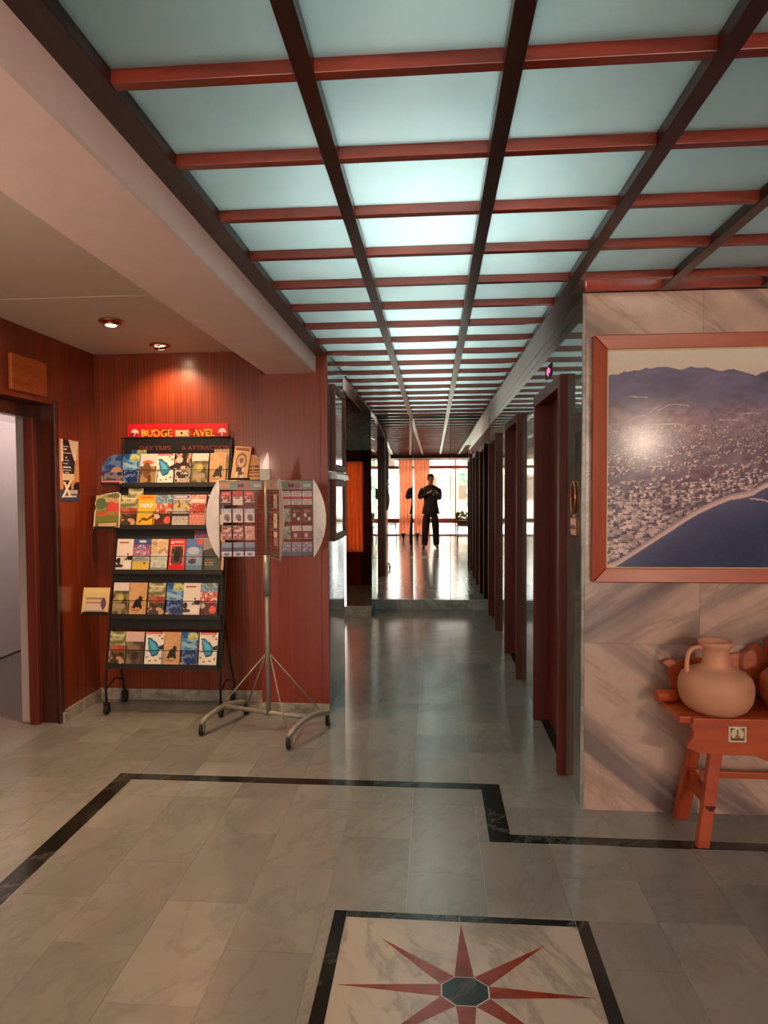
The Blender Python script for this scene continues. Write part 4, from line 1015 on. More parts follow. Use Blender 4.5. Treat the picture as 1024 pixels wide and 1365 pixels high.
# ------------------------------------------------------------------ left wall: plaque and poster
pq = thing('wall_plaque', 'amber wooden plaque above the open doorway', 'plaque', (-2.28, 3.512, 2.07))
obj('board', bx(0, .022, -.160, .160, -.098, .098), M['plaque'], pq, bevel=.004)
b = MB()
for y0, y1, z in ((-.06, .06, .05), (-.09, .03, .02), (-.02, .08, -.03), (-.03, .07, -.05)): b.box(.0222, .0232, y0, y1, z - .006, z + .006)
obj('faded_lettering', b, M['pine'], pq)
c = Canvas(44, 76, (206, 150, 106))
c.poly([(.2, 0), (.5, 0), (.62, .2), (.8, .34), (.75, .55), (.6, .7), (.3, .7), (.15, .4)], (44, 36, 48)).poly([(.5, .0), (1, .02), (.95, .12), (.84, .34), (.76, .33)], (232, 214, 196))
c.rect(0, .0, .16, .8, (204, 140, 104)).rect(.12, .0, .22, .35, (226, 206, 186)).rect(.15, .55, .75, .66, (220, 200, 170)).rect(.2, .66, .6, .80, (60, 40, 40)).rect(.0, .8, 1, 1, (66, 72, 104)).ell(.92, .78, .22, .1, (46, 34, 36)).rect(.4, .82, .9, .88, (196, 190, 190)).rect(.28, .91, .85, .94, (206, 210, 226)).rect(.05, .96, .95, 1, (56, 60, 92))
for k, (y, xa, xb) in enumerate(((.1, .2, .5), (.15, .25, .42), (.21, .2, .62), (.28, .34, .4), (.33, .3, .5), (.38, .2, .45), (.44, .2, .58), (.485, .2, .58), (.52, .3, .5))): c.rect(xa, y, xb, y + .018, (214, 204, 196))
for a_, b_2 in (((.24, .68), (.54, .93)), ((.58, .66), (.18, .93))):
    (xa, ya), (xb, yb) = a_, b_2; c.poly([(xa - .06, ya), (xa + .06, ya), (xb + .06, yb), (xb - .06, yb)], (236, 222, 200))
po = link('poster', cover_mesh('poster', c, .226, .385, .002), None, (-2.278, 3.917, 1.357), (0, 0, R(90)))
tag(po, 'narrow paper poster with a big white X on the left wood wall', 'poster')

# ------------------------------------------------------------------ corridor left: framed mirrors and ledge
def wall_frame(label, z0, z1):
    t = thing('framed_mirror', label, 'mirror', (-.665, 4.47, (z0 + z1) / 2)); h = (z1 - z0) / 2
    b = MB(); y = .27
    for p in ((0, .026, -y, -y + .05, -h, h), (0, .026, y - .05, y, -h, h), (0, .026, -y + .05, y - .05, h - .045, h), (0, .026, -y + .05, y - .05, -h, -h + .045)):
        m = MB(); m.box(*p); obj('frame_bar', m, M['door_wood'], t, bevel=.004)
    obj('mirror_glass', bx(.004, .014, -y + .05, y - .05, -h + .045, h - .045), M['frame_mirror'], t)
wall_frame('upper dark framed mirror on the polished wall left of the corridor', 1.545, 2.11)
wall_frame('lower dark framed mirror under the white ledge left of the corridor', 1.083, 1.488)
lg = thing('wall_ledge', 'narrow white ledge between the two framed mirrors', 'ledge', (-.665, 4.47, 1.515))
obj('board', bx(0, .036, -.28, .28, -.024, .024), M['white_paint'], lg, bevel=.003)
obj('lip', bx(.036, .042, -.28, .28, -.024, .008), M['plate'], lg)

# ------------------------------------------------------------------ lift call panel and indicator
cp = thing('call_panel', 'copper coloured lift call panel on the polished wall near the corner', 'call panel', (.65, 3.06, 1.33))
b = MB(); b.tube([(-.006, .05 * math.cos(2 * PI * k / 24), .05 + .072 * math.sin(2 * PI * k / 24)) for k in range(24)], .007, 8, closed=True); obj('oval_ring', b, M['brass'], cp)
obj('button_plate', bx(-.008, 0, -.06, .06, -.125, -.045), M['brass'], cp, bevel=.003)
for y in (-.025, .025):
    b = MB(); b.lathe([(.012, 0), (.012, -.004), (.0, -.006)], (-.008, y, -.085), 14, axis='x'); obj('button', b, M['chrome'], cp)
obj('hanging_link', bx(-.006, -.001, -.008, .008, -.045, -.02), M['brass'], cp)
li = thing('floor_indicator', 'small lift indicator with a red lit arrow above the first lift door', 'indicator', (.65, 3.743, 2.08))
obj('plate', bx(-.003, 0, -.10, .10, -.035, .035), M['black_metal'], li)
b = MB(); b.prism([(.05, 0), (.0, .026), (.0, .010), (-.05, .010), (-.05, -.010), (.0, -.010), (.0, -.026)], 'x', -.0045, -.003); obj('arrow', b, M['led'], li)

# ------------------------------------------------------------------ big framed aerial photograph
PX0, PX1, PZ0, PZ1 = .684, 2.184, 1.015, 2.076
fr = thing('framed_picture', 'large orange pine framed aerial photograph of a coastal town on the marble wall', 'picture', ((PX0 + PX1) / 2, 2.891, (PZ0 + PZ1) / 2))
hw, hh, fwid = (PX1 - PX0) / 2, (PZ1 - PZ0) / 2, .062
def bar(pts, mat):
    # mitred bar with a stepped front: outer edge thick, inner edge thinner
    b = MB(); (a0, a1, b1, b0) = pts
    vs = [(a0[0], 0, a0[1]), (a1[0], 0, a1[1]), (b1[0], 0, b1[1]), (b0[0], 0, b0[1]), (a0[0], -.034, a0[1]), (a1[0], -.034, a1[1]), (b1[0], -.022, b1[1]), (b0[0], -.022, b0[1])]
    b.add(vs, [(0, 1, 2, 3), (4, 7, 6, 5), (0, 4, 5, 1), (1, 5, 6, 2), (2, 6, 7, 3), (3, 7, 4, 0)])
    return obj('frame_bar', b, mat, fr, bevel=.004)
o_, i_ = (hw, hh), (hw - fwid, hh - fwid)
bar(((-o_[0], -o_[1]), (-o_[0], o_[1]), (-i_[0], i_[1]), (-i_[0], -i_[1])), M['pine'])
bar(((o_[0], -o_[1]), (o_[0], o_[1]), (i_[0], i_[1]), (i_[0], -i_[1])), M['pine'])
bar(((-o_[0], o_[1]), (o_[0], o_[1]), (i_[0], i_[1]), (-i_[0], i_[1])), M['pine_h'])
bar(((-o_[0], -o_[1]), (o_[0], -o_[1]), (i_[0], -i_[1]), (-i_[0], -i_[1])), M['pine_h'])
b = MB(); e = .004
for p in ((-i_[0] - e, -i_[0] + e, -i_[1], i_[1]), (i_[0] - e, i_[0] + e, -i_[1], i_[1]), (-i_[0], i_[0], i_[1] - e, i_[1] + e), (-i_[0], i_[0], -i_[1] - e, -i_[1] + e)):
    b.box(p[0], p[1], -.021, -.012, p[2], p[3])
obj('inner_slip', b, M['cream'], fr)
def aerial():
    w, h = 440, 300
    c = Canvas(w, h, (205, 190, 178)); X, Y = c.X, c.Y
    g = np.clip(Y / .12, 0, 1)[..., None]; c.a[:] = (np.array((214, 206, 196)) * (1 - g) + np.array((212, 190, 172)) * g) / 255.
    def zx(x): return (x - 150) / 1465.
    def zy(y): return (y - 170) / 1038.
    rid = [(150, 287), (215, 277), (340, 257), (400, 250), (470, 265), (530, 253), (600, 262), (650, 275), (690, 268), (740, 280), (800, 298), (860, 283), (912, 262), (1000, 240), (1100, 262), (1250, 300), (1400, 280), (1615, 300)]
    ry = np.interp(X[0], [zx(p[0]) for p in rid], [zy(p[1]) for p in rid])
    jit = (c.field(60, 1, 4)[0] - .5) * .008
    below = Y > (ry + jit)[None, :]
    f1 = c.field(10, 14, 5); f2 = c.field(40, 50, 6); f3 = c.field(110, 110, 7)
    hill = np.array((104, 96, 124))[None, None] + (f1[..., None] - .5) * np.array((26, 22, 22)) + (f2[..., None] - .5) * 14
    c.a[below] = hill[below] / 255.
    low = np.clip((Y - .19 - .05 * f1) / .10, 0, 1) * np.clip(1.15 - np.abs(X * 1465 / 762 - .3) * .3, .4, 1)
    mid = np.array((140, 116, 126))[None, None] + (f2[..., None] - .5) * 40 + (f3[..., None] - .5) * 40
    k = (low * below)[..., None]; c.a = c.a * (1 - k) + mid / 255. * k
    # roads and quarries on the slopes
    def stroke(pts, wd, col):
        for (xa, ya), (xb, yb) in zip(pts[:-1], pts[1:]):
            ax, ay, bx_, by_ = zx(xa), zy(ya), zx(xb), zy(yb); dx, dy = (bx_ - ax) * 1.457, by_ - ay; L2 = dx * dx + dy * dy + 1e-9
            t = np.clip((((X - ax) * 1.457) * dx + (Y - ay) * dy) / L2, 0, 1)
            d = np.hypot((X - ax) * 1.457 - t * dx, Y - ay - t * dy); c.put(d < wd, col)
    for pts in ([(250, 505), (290, 485), (320, 480)], [(345, 465), (385, 432)], [(385, 455), (430, 430), (510, 435), (515, 445)], [(250, 390), (330, 395)], [(650, 505), (735, 510)], [(740, 480), (830, 475)], [(320, 525), (470, 522), (520, 560)], [(160, 655), (300, 630), (420, 600)]):
        stroke(pts, .0022, (196, 172, 174))
    coast = [(150, 1215), (200, 1195), (330, 1105), (430, 1035), (540, 958), (620, 915), (700, 880), (760, 870), (800, 858), (850, 826), (912, 806), (1050, 760), (1250, 720), (1615, 690)]
    cyv = np.interp(X[0], [zx(p[0]) for p in coast], [zy(p[1]) for p in coast])[None, :]
    # town
    r = random.Random(12)
    town = (Y > .36 + .05 * (f1 - .5)) & (Y < cyv)
    ground = np.array((104, 80, 98))[None, None] + (f2[..., None] - .5) * 44
    kk = (np.clip((Y - .36) / .1, 0, 1) * town)[..., None] * .8; c.a = c.a * (1 - kk) + ground / 255. * kk
    pts = []
    for _ in range(4600):
        y = .35 + .68 * r.random() ** 1.1; x = r.random()
        pts.append((y, x))
    pts.sort()
    for y, x in pts:
        i, j = min(int(x * w), w - 1), min(int(y * h), h - 1)
        if y > 1 or y > cyv[0, i] - .015 or (f1[j, i] < .22 and y < .6): continue
        if .585 < y - .14 * (x - .0) * -1 < .615 and x < .25: continue
        big = .0028 + .020 * max(0, y - .42) ** 1.2
        bw_, bh_ = big * r.uniform(.7, 1.5), big * r.uniform(.7, 2.0) * 1.2
        t = r.uniform(.66, 1.08); col = (214 * t, 186 * t, 184 * t)
        c.rect(x + bw_ * .5, y - bh_ * .5, x + bw_ * 1.5, y + bh_ * .3, (70, 58, 76), .8)
        c.rect(x - bw_, y - bh_, x + bw_ * .7, y, col); c.rect(x + bw_ * .2, y - bh_ * .7, x + bw_ * .7, y, (col[0] * .66, col[1] * .62, col[2] * .7))
    pass
    # beach and sea
    c.put((Y > cyv - .022) & (Y < cyv), (176, 150, 150)); c.put((Y > cyv - .012) & (Y < cyv + .006), (214, 184, 178))
    d = np.clip((Y - cyv) / .2, 0, 1)[..., None]; sea = np.array((92, 92, 124)) * (1 - d ** .5) + np.array((40, 48, 86)) * d ** .5 + (f3[..., None] - .5) * 8 + (f1[..., None] - .5) * 8
    m = (Y > cyv + .005); c.a[m] = sea[m] / 255.
    stroke([(790, 878), (850, 885), (890, 905), (915, 920)], .0035, (196, 172, 172))
    c.a = np.clip(c.a * 1.08, 0, 1)
    return c
cv = aerial()
W_, H_ = 2 * i_[0], 2 * i_[1]
me = bpy.data.meshes.new('photograph'); nx, ny = cv.w, cv.h
gx, gz = np.meshgrid(np.linspace(-W_ / 2, W_ / 2, nx + 1), np.linspace(H_ / 2, -H_ / 2, ny + 1))
co = np.stack([gx, np.full_like(gx, -.012), gz], -1).reshape(-1, 3).astype(np.float32)
ii = (np.arange(ny)[:, None] * (nx + 1) + np.arange(nx)[None, :]).ravel()
quads = np.stack([ii, ii + nx + 1, ii + nx + 2, ii + 1], -1).astype(np.int32)
me.vertices.add(len(co)); me.vertices.foreach_set('co', co.ravel())
me.loops.add(quads.size); me.loops.foreach_set('vertex_index', quads.ravel())
me.polygons.add(len(quads)); me.polygons.foreach_set('loop_start', np.arange(0, quads.size, 4, dtype=np.int32)); me.polygons.foreach_set('loop_total', np.full(len(quads), 4, np.int32))
me.update(calc_edges=True)
ca = me.color_attributes.new('print', 'FLOAT_COLOR', 'CORNER')
cc = cv.a.reshape(-1, 3); cc = np.where(cc <= .04045, cc / 12.92, ((cc + .055) / 1.055) ** 2.4)
arr = np.ones((len(cc), 4), np.float32); arr[:, :3] = cc
ca.data.foreach_set('color', np.repeat(arr, 4, axis=0).ravel())
me.materials.append(M['photo']); link('photograph', me, fr)
obj('backing_board', bx(-i_[0] - .01, i_[0] + .01, -.010, -.002, -i_[1] - .01, i_[1] + .01), M['white_paper'], fr)

# ------------------------------------------------------------------ carved bench with two clay jugs
BC = 1.58
bench = thing('carved_bench', 'red brown carved wooden bench with a scalloped apron under the big picture', 'bench', (BC, 2.70, 0))
def bpart(name, b, m='bench', **k):
    o = obj(name, b, M[m], bench, **k); o.location = (-BC, -2.70, 0); return o
bpart('seat', bx(.966, 2 * BC - .966, 2.618, 2.835, .492, .520), bevel=.004)
half = [(1.012, .5195), (1.012, .497), (1.004, .484), (1.016, .468), (1.016, .446), (1.004, .428), (.986, .400), (1.020, .390), (1.036, .381), (1.10, .377), (1.22, .377), (1.255, .372), (1.29, .358), (1.34, .350), (1.40, .356), (1.46, .350), (1.52, .336), (BC, .330)]
out = half + [(2 * BC - x, z) for x, z in half[-2::-1]]
b = MB(); b.prism(out, 'y', 2.598, 2.618); bpart('apron', b, bevel=.003)
c = Canvas(22, 20, (226, 212, 188)); c.rect(.1, .1, .9, .9, (120, 100, 72)).ell(.5, .48, .36, .38, (222, 204, 172)).ell(.5, .3, .07, .08, (90, 66, 44)).poly([(.5, .32), (.7, .78), (.3, .78)], (176, 110, 66)).rect(.2, .76, .8, .88, (90, 72, 52)).ell(.14, .14, .07, .07, (60, 48, 36)).ell(.86, .14, .07, .07, (60, 48, 36))
tl = link('tile', cover_mesh('tile', c, .066, .060, .004), bench, (1.178 - BC, 2.5945 - 2.70, .431))
tl['label'] = 'small square tile with a brown figure on a pale ground'
for s in (0, 1):
    fx = (lambda x: x) if s == 0 else (lambda x: 2 * BC - x)
    def leg(x0, x1, z0, z1, ya, yb, w, d):
        b = MB(); vs = []
        for x, z, y in ((x0, z0, ya), (x1, z1, yb)):
            for dx, dy in ((-w / 2, 0), (w / 2, 0), (w / 2, d), (-w / 2, d)): vs.append((fx(x + dx), y + dy, z))
        b.add(vs, [(0, 1, 2, 3), (4, 7, 6, 5), (0, 4, 5, 1), (1, 5, 6, 2), (2, 6, 7, 3), (3, 7, 4, 0)]); return b
    l_ = bpart('leg', leg(1.058, 1.128, 0, .492, 2.600, 2.625, .048, .034), 'bench', bevel=.004)
    b = MB(); b.prism([(fx(1.082) - .020, .168), (fx(1.082) + .020, .168), (fx(1.082) + .004, .152), (fx(1.082) - .004, .152)], 'y', 2.596, 2.612); kn = obj('wedge', b, M['dark_wood'], l_)
    l_ = bpart('leg', leg(1.060, 1.092, 0, .232, 2.83, 2.80, .058, .04), 'bench', bevel=.004)
    bpart('leg_post', leg(1.092, 1.120, .232, .492, 2.81, 2.78, .048, .03), 'bench', bevel=.004)
    b = MB(); b.prism([(2.632, .150), (2.80, .150), (2.80, .235), (2.632, .20)], 'x', fx(1.088) - .012, fx(1.088) + .012); bpart('side_stretcher', b, bevel=.003)
    b = MB(); b.tube([(fx(.925), 2.77, .553), (fx(.99), 2.78, .553), (fx(1.01), 2.785, .552)], [.024, .024, .024], 14, smooth=False); bpart('back_peg', b, bevel=.002)
bpart('long_stretcher', bx(1.085, 2 * BC - 1.085, 2.80, 2.822, .196, .224), bevel=.003)
zc = lambda x, y: (.974 + (x - 110) * .00071, .674 - (y - 210) * .00071)
hb = [zc(*p) for p in ((200, 478), (160, 440), (150, 390), (160, 340), (145, 290), (152, 242), (108, 212), (165, 190), (205, 204), (245, 195), (330, 180), (400, 190), (450, 172), (500, 162), (540, 153), (590, 150), (625, 118), (655, 96), (682, 92), (708, 122), (728, 112), (718, 76), (746, 55), (790, 40), (840, 52), (880, 30), (920, 26))] + [(BC, .815)]
out = hb + [(2 * BC - x, z) for x, z in hb[-2::-1]]
b = MB(); sh = Matrix(((1, 0, 0, 0), (0, 1, .16, 2.828 - .16 * .52), (0, 0, 1, 0), (0, 0, 0, 1)))
b.prism(out, 'y', 0, .015, M=sh); bpart('backrest', b, bevel=.003)
bpart('back_rail', bx(1.02, 2 * BC - 1.02, 2.829, 2.840, .52, .55), 'dark_wood', bevel=.003)

def jug(x, y, z, mat, label, rz=0):
    t = thing('clay_jug', label, 'jug', (x, y, z), rz, 'clay jugs on the carved bench')
    prof = [(.0, .0), (.088, .0), (.116, .018), (.134, .048), (.141, .085), (.139, .118), (.131, .142), (.113, .160), (.082, .173), (.059, .182), (.051, .196), (.050, .235), (.052, .255), (.060, .264), (.066, .272), (.067, .282), (.061, .286), (.053, .283), (.047, .262), (.045, .22), (.0, .20)]
    b = MB(); b.lathe(prof, seg=40); obj('body', b, M[mat], t)
    b = MB(); b.tube([(-.040, 0, .252), (-.066, 0, .260), (-.092, 0, .252), (-.108, 0, .230), (-.113, 0, .200), (-.113, 0, .170), (-.108, 0, .150)], [.009, .009, .009, .009, .009, .010, .012], 10); obj('handle', b, M[mat], t)
    return t
jug(1.135, 2.695, .5205, 'clay', 'pale round clay jug with one handle at the left end of the bench')
jug(1.458, 2.695, .5205, 'dark_clay', 'orange clay jug further right on the bench, cut by the frame', R(18))

# ------------------------------------------------------------------ the photographer (seen in the mirror) and phone
pe = thing('person', 'person in a dark suit standing legs apart with a phone, reflected in the end mirror', 'person', (-.07, -.32, 0))
def skin_mesh(name, verts, edges, radii, mat, parent, sub=2, root=0, loc=None):
    me = bpy.data.meshes.new(name); me.from_pydata(verts, edges, []); me.materials.append(mat)
    o = link(name, me, parent, loc or (.07, .32, 0))
    bm = bmesh.new(); bm.from_mesh(me); sl = bm.verts.layers.skin.verify()
    for v, r_ in zip(bm.verts, radii):
        rr = r_ if isinstance(r_, tuple) else (r_, r_)
        v[sl].radius = rr
    bm.verts.ensure_lookup_table(); bm.verts[root][sl].use_root = True
    bm.to_mesh(me); bm.free()
    sk = o.modifiers.new('skin', 'SKIN'); sk.use_smooth_shade = True
    ss = o.modifiers.new('sub', 'SUBSURF'); ss.levels = sub; ss.render_levels = sub
    return o
V = []; E_ = []; Rd = []
def pt(p, r_, frm=None):
    V.append(p); Rd.append(r_)
    if frm is not None: E_.append((frm, len(V) - 1))
    return len(V) - 1
pel = pt((-.07, -.335, .95), (.145, .10)); wst = pt((-.07, -.335, 1.12), (.13, .095), pel); chs = pt((-.068, -.34, 1.32), (.15, .11), wst); nb = pt((-.066, -.335, 1.475), (.075, .07), chs)
nk = pt((-.066, -.325, 1.545), (.05, .052), nb); hd0 = pt((-.066, -.305, 1.60), (.060, .072), nk); hd1 = pt((-.066, -.312, 1.68), (.072, .092), hd0); hd2 = pt((-.066, -.318, 1.745), (.062, .082), hd1)
for s, sh_, el, wr_, pm in ((-1, (-.255, -.335, 1.445), (-.345, -.235, 1.225), (-.115, -.075, 1.345), (-.060, -.035, 1.375)), (1, (.120, -.335, 1.445), (.140, -.225, 1.190), (.085, -.080, 1.335), (.052, -.035, 1.370))):
    a = pt(sh_, .058, chs); e_ = pt(el, .043, a); w_ = pt(wr_, .027, e_); p_ = pt(pm, (.030, .018), w_)
    hx = -s
    for k in range(4):   # four fingers curling round the back of the phone
        z = pm[2] + .030 - .018 * k
        f1 = pt((pm[0] + hx * .012, pm[1] + .012, z), .0085, p_); f2 = pt((pm[0] + hx * (.030 - .002 * k), pm[1] + .018, z + .003), .0075, f1); pt((pm[0] + hx * (.044 - .004 * k), pm[1] + .014, z + .003), .0062, f2)
    t1 = pt((pm[0] + hx * .006, pm[1] - .012, pm[2] + .030), .010, p_); pt((pm[0] + hx * .026, pm[1] - .008, pm[2] + .052), .008, t1)
for s, hip, kne, ank, toe in ((-1, (-.160, -.335, .90), (-.195, -.315, .50), (-.222, -.345, .085), (-.245, -.215, .03)), (1, (.020, -.335, .90), (.048, -.315, .50), (.068, -.345, .085), (.090, -.215, .03))):
    h_ = pt(hip, .088, pel); k_ = pt(kne, .058, h_); a_ = pt(ank, .036, k_); pt(toe, (.036, .02), a_)
skin_mesh('body', V, E_, Rd, M['skin'], pe, 2, pel)
# jacket: lofted torso with a flared hem, sleeves of their own
def loft(rings, seg=24):
    b = MB(); vs = []
    for (cx_, cy_, z, rx, ry) in rings:
        for k in range(seg):
            a_ = 2 * PI * k / seg; vs.append((cx_ + rx * math.copysign(abs(math.cos(a_)) ** .85, math.cos(a_)), cy_ + ry * math.sin(a_), z))
    fs = [(i * seg + k, i * seg + (k + 1) % seg, (i + 1) * seg + (k + 1) % seg, (i + 1) * seg + k) for i in range(len(rings) - 1) for k in range(seg)]
    b.add(vs, fs, 0, True); return b
jk = obj('jacket', loft([(-.066, -.335, .835, .215, .150), (-.066, -.335, .90, .205, .150), (-.066, -.335, 1.02, .180, .140), (-.066, -.335, 1.12, .166, .132), (-.066, -.338, 1.24, .178, .142), (-.066, -.342, 1.36, .196, .150), (-.066, -.342, 1.43, .205, .135), (-.066, -.340, 1.475, .178, .108), (-.066, -.337, 1.505, .110, .085), (-.066, -.332, 1.53, .072, .070)]), M['suit'], pe, loc=(.07, .32, 0))
so = jk.modifiers.new('thick', 'SOLIDIFY'); so.thickness = .006
for el in (((-.235, -.338, 1.44), (-.268, -.328, 1.40), (-.348, -.235, 1.222), (-.225, -.155, 1.285), (-.130, -.088, 1.337)), ((.105, -.338, 1.44), (.134, -.328, 1.40), (.146, -.225, 1.185), (.118, -.155, 1.260), (.090, -.090, 1.325))):
    skin_mesh('sleeve', el, [(0, 1), (1, 2), (2, 3), (3, 4)], [.066, .074, .060, .050, .040], M['suit'], pe, 2, 0)
V = [(-.066, -.335, .98), (-.066, -.335, .90), (-.160, -.335, .84), (-.195, -.318, .50), (-.221, -.335, .035), (.024, -.335, .84), (.050, -.318, .50), (.068, -.335, .035)]
skin_mesh('trousers', V, [(0, 1), (1, 2), (2, 3), (3, 4), (1, 5), (5, 6), (6, 7)], [(.15, .11), (.14, .11), .110, .094, .080, .110, .094, .080], M['trouser'], pe, 2, 0)
for x, dx in ((-.224, -.02), (.072, .02)):
    skin_mesh('shoe', [(x, -.375, .042), (x + dx * .3, -.30, .045), (x + dx, -.20, .032), (x + dx * 1.2, -.16, .026)], [(0, 1), (1, 2), (2, 3)], [(.038, .042), (.042, .045), (.044, .032), (.036, .024)], M['shoe'], pe, 2, 0)
b = MB()
prof = [(.0, 1.800), (.036, 1.796), (.062, 1.778), (.076, 1.745), (.079, 1.710), (.076, 1.672), (.070, 1.642)]
b.lathe([(r_, z) for r_, z in prof], (-.066, -.330, 0), 24, sx=1.0, sy=1.16); hr = obj('hair', b, M['hair'], pe, loc=(.07, .32, 0))
bm = bmesh.new(); bm.from_mesh(hr.data)
bmesh.ops.delete(bm, geom=[v for v in bm.verts if v.co.y > -.262 and v.co.z < 1.735], context='VERTS'); bm.to_mesh(hr.data); bm.free()
so = hr.modifiers.new('thick', 'SOLIDIFY'); so.thickness = .012; so.offset = -.2
for sx_ in (-1, 1):
    b = MB(); b.lathe([(.0, -.010), (.007, -.007), (.010, 0), (.007, .007), (.0, .010)], (-.066 + sx_ * .028, -.226, 1.680), 10); obj('eye', b, M['eye'], pe, loc=(.07, .32, 0))
    b = MB(); b.lathe([(.0, -.03), (.010, -.022), (.013, 0), (.010, .022), (.0, .028)], (-.066 + sx_ * .074, -.312, 1.672), 10); obj('ear', b, M['skin'], pe, loc=(.07, .32, 0))
    b = MB(); b.tube([(-.066 + sx_ * .016, -.222, 1.699), (-.066 + sx_ * .030, -.222, 1.704), (-.066 + sx_ * .044, -.232, 1.699)], .004, 6); obj('eyebrow', b, M['hair'], pe, loc=(.07, .32, 0))
b = MB(); b.prism([(-.218, 1.690), (-.200, 1.648), (-.225, 1.640), (-.245, 1.66)], 'x', -.076, -.056); obj('nose', b, M['skin'], pe, loc=(.07, .32, 0), bevel=.006)
b = MB(); b.tube([(-.088, -.226, 1.617), (-.066, -.220, 1.619), (-.044, -.226, 1.617)], [.003, .006, .003], 8); obj('mouth', b, M['lips'], pe, loc=(.07, .32, 0))
ph = thing('phone', 'dark smartphone held upright in both hands in front of the chest', 'phone', (0, -.008, 1.385))
obj('shell', bx(-.036, .036, -.004, .003, -.105, .045), M['phone'], ph, bevel=.003)
obj('screen', bx(-.033, .033, -.0048, -.0042, -.100, .041), M['chrome'], ph)

# ------------------------------------------------------------------ things by the windows, seen in the mirror
def curtain(label, x0, x1, y, z0, z1, folds, amp, tail=False, mat='curtain'):
    t = thing('curtain', label, 'curtain', ((x0 + x1) / 2, y, 0)); n = folds * 8; m = 14; vs = []
    for j in range(m + 1):
        v = j / m; z = z1 + (z0 - z1) * v
        pinch = 1 - .10 * math.sin(PI * min(1, v * 1.05)) * (1 if tail else .3)
        for i in range(n + 1):
            u = i / n; x = (x0 - (x0 + x1) / 2) + (x1 - x0) * u
            vs.append((x * pinch + .01 * math.sin(3 * v + i), amp * math.sin(u * folds * 2 * PI + .5 * math.sin(4 * v)) * (.6 + .5 * v), z))
    b = MB(); b.add(vs, [(j * (n + 1) + i, j * (n + 1) + i + 1, (j + 1) * (n + 1) + i + 1, (j + 1) * (n + 1) + i) for j in range(m) for i in range(n)], 0, True)
    obj('cloth', b, M[mat], t)
    b = MB(); b.tube([(x0 - (x0 + x1) / 2 - .05, 0, z1 + .012), (x1 - (x0 + x1) / 2 + .05, 0, z1 + .012)], .012, 8); obj('rail', b, M['dark_frame'], t)
    return t
curtain('orange curtain hanging in folds by the window behind the photographer', -.62, -.10, -4.55, .03, 2.33, 6, .045, True)
curtain('short orange curtain added over the glowing pane in the recess', -1.31, -1.04, 4.865, .50, 1.84, 4, .018)
pd = thing('vase', 'dark red pointed floor vase in front of the orange curtain', 'vase', (-.455, -2.75, 0))
b = MB(); b.lathe([(.0, .0), (.012, .0), (.02, .03), (.075, .19), (.078, .20), (.068, .20), (.0, .04)], seg=16); obj('body', b, M['dark_wood'], pd)
b = MB(); b.lathe([(.05, .0), (.05, .006), (.015, .012), (.0, .012)], seg=16); obj('foot', b, M['dark_wood'], pd)
ps = thing('planter_stand', 'white bench stand with dark legs carrying the planter by the window', 'stand', (.86, -1.62, 0))
for x in (-.28, .28):
    for y in (-.11, .11): obj('leg', bx(x - .014, x + .014, y - .014, y + .014, 0, .46), M['dark_frame'], ps)
obj('top', bx(-.31, .31, -.14, .14, .46, .485), M['white_paint'], ps, bevel=.004)
obj('shelf', bx(-.29, .29, -.12, .12, .18, .20), M['white_paint'], ps, bevel=.004)
pp = thing('potted_plant', 'leafy green plant in a long brown planter by the window', 'plant', (.84, -1.62, .485))
b = MB(); b.prism([(-.26, 0), (.26, 0), (.29, .13), (-.29, .13)], 'y', -.11, .11); obj('planter', b, M['brown_pot'], pp, bevel=.006)
b = MB(); rr = random.Random(4)
for k in range(150):
    x = rr.uniform(-.30, .30); y = rr.uniform(-.12, .12); z = .12 + rr.uniform(.0, .20) * (1 - abs(x) * .8); L = rr.uniform(.07, .13)
    mt = Matrix.Translation((x, y, z)) @ Euler((rr.uniform(-.9, .9), rr.uniform(-.9, .9), rr.uniform(0, 6.28))).to_matrix().to_4x4()
    b.add([mt @ Vector(v) for v in ((0, 0, 0), (L * .25, 0, L * .5), (0, .01, L * 1.1), (-L * .25, 0, L * .5))], [(0, 1, 2, 3)])
o = obj('foliage', b, M['leaf'], pp); o['kind'] = 'stuff'
ch = thing('dining_chair', 'dark wooden chair standing left of the curtain, reflected in the mirror', 'chair', (-.95, -3.1, 0), R(35))
for x, y in ((-.19, -.19), (.19, -.19), (-.19, .19), (.19, .19)):
    b = MB(); b.tube([(x * 1.12, y * 1.15, 0), (x, y, .43)], [.013, .018], 8); obj('leg', b, M['dark_wood'], ch)
obj('seat', bx(-.22, .22, -.22, .22, .43, .465), M['dark_wood'], ch, bevel=.012)
for x in (-.2, .2):
    b = MB(); b.tube([(x, .2, .46), (x * .98, .24, .72), (x * .92, .27, .92)], .015, 8); obj('back_post', b, M['dark_wood'], ch)
for z, y in ((.66, .235), (.76, .25), (.87, .268)):
    b = MB(); b.box(-.19, .19, y - .008, y + .008, z - .025, z + .025); obj('back_slat', b, M['dark_wood'], ch, bevel=.004)

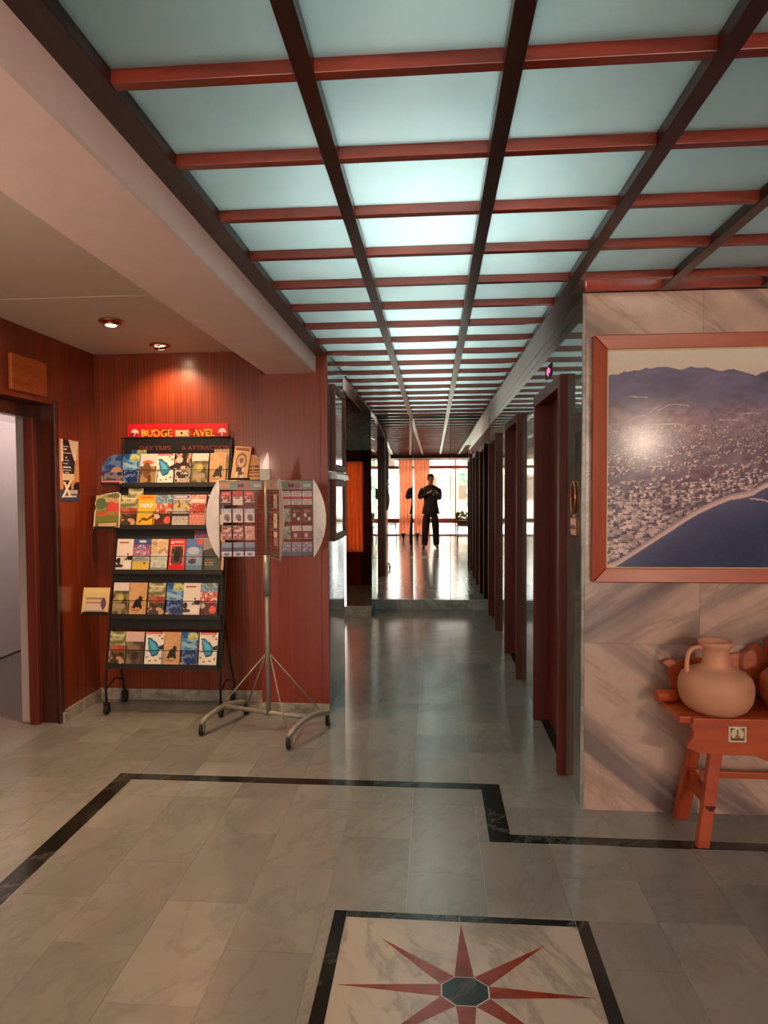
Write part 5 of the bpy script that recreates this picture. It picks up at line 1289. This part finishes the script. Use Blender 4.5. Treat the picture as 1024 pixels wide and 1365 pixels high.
# outdoors
def tree(x, y, h, r_, label, seed):
    t = thing('tree', label, 'tree', (x, y, -.05), 0, 'trees outside the windows'); rr = random.Random(seed)
    b = MB(); b.tube([(0, 0, 0), (.05, 0, h * .3), (0, .05, h * .6)], [.14, .11, .06], 8); obj('trunk', b, M['dark_wood'], t)
    bm = bmesh.new()
    for k in range(26):
        p = Vector((rr.gauss(0, r_ * .45), rr.gauss(0, r_ * .45), h * (.6 + rr.uniform(-.32, .38))))
        g = bmesh.ops.create_icosphere(bm, subdivisions=2, radius=r_ * rr.uniform(.25, .45), matrix=Matrix.Translation(p))
        for v in g['verts']: v.co += Vector((rr.uniform(-1, 1), rr.uniform(-1, 1), rr.uniform(-1, 1))) * r_ * .07
    me = bpy.data.meshes.new('crown'); bm.to_mesh(me); bm.free(); me.materials.append(M['tree']); link('crown', me, t)
tree(1.55, -10.5, 3.6, .75, 'green tree outside the window right of the photographer', 1)
tree(5.0, -13, 4.6, 1.3, 'broad green tree outside the far right window', 3)
bd = thing('building', 'pale low building across the terrace outside the windows', 'building', (.0, -17, -.05))
obj('wall', bx(-4.5, 2.0, -3, 0, 0, 3.0), M['render'], bd); obj('roof', bx(-4.7, 2.2, -3.2, .25, 3.0, 3.15), M['tan_render'], bd)
for x in (-3.4, -1.8, -.2, 1.2):
    w = obj('window', bx(x - .45, x + .45, 0, .03, .9, 2.2), M['tan_render'], bd); obj('pane', bx(x - .38, x + .38, .03, .035, .98, 2.12), M['glass'], w)
pc = thing('garden_column', 'tan rendered column on the terrace outside the window', 'column', (.75, -9.0, -.05))
b = MB(); b.box(-.11, .11, -.11, .11, .0, 2.6); obj('shaft', b, M['tan_render'], pc, bevel=.01); obj('base', bx(-.16, .16, -.16, .16, 0, .12), M['render'], pc, bevel=.01); obj('cap', bx(-.16, .16, -.16, .16, 2.6, 2.7), M['render'], pc, bevel=.01)
gw = thing('garden_wall', 'low pale garden wall with a coping outside the window', 'wall', (.6, -9.8, -.05))
obj('wall', bx(-1.4, 1.4, -.1, .1, 0, .75), M['render'], gw); obj('coping', bx(-1.45, 1.45, -.14, .14, .75, .82), M['tan_render'], gw, bevel=.01)
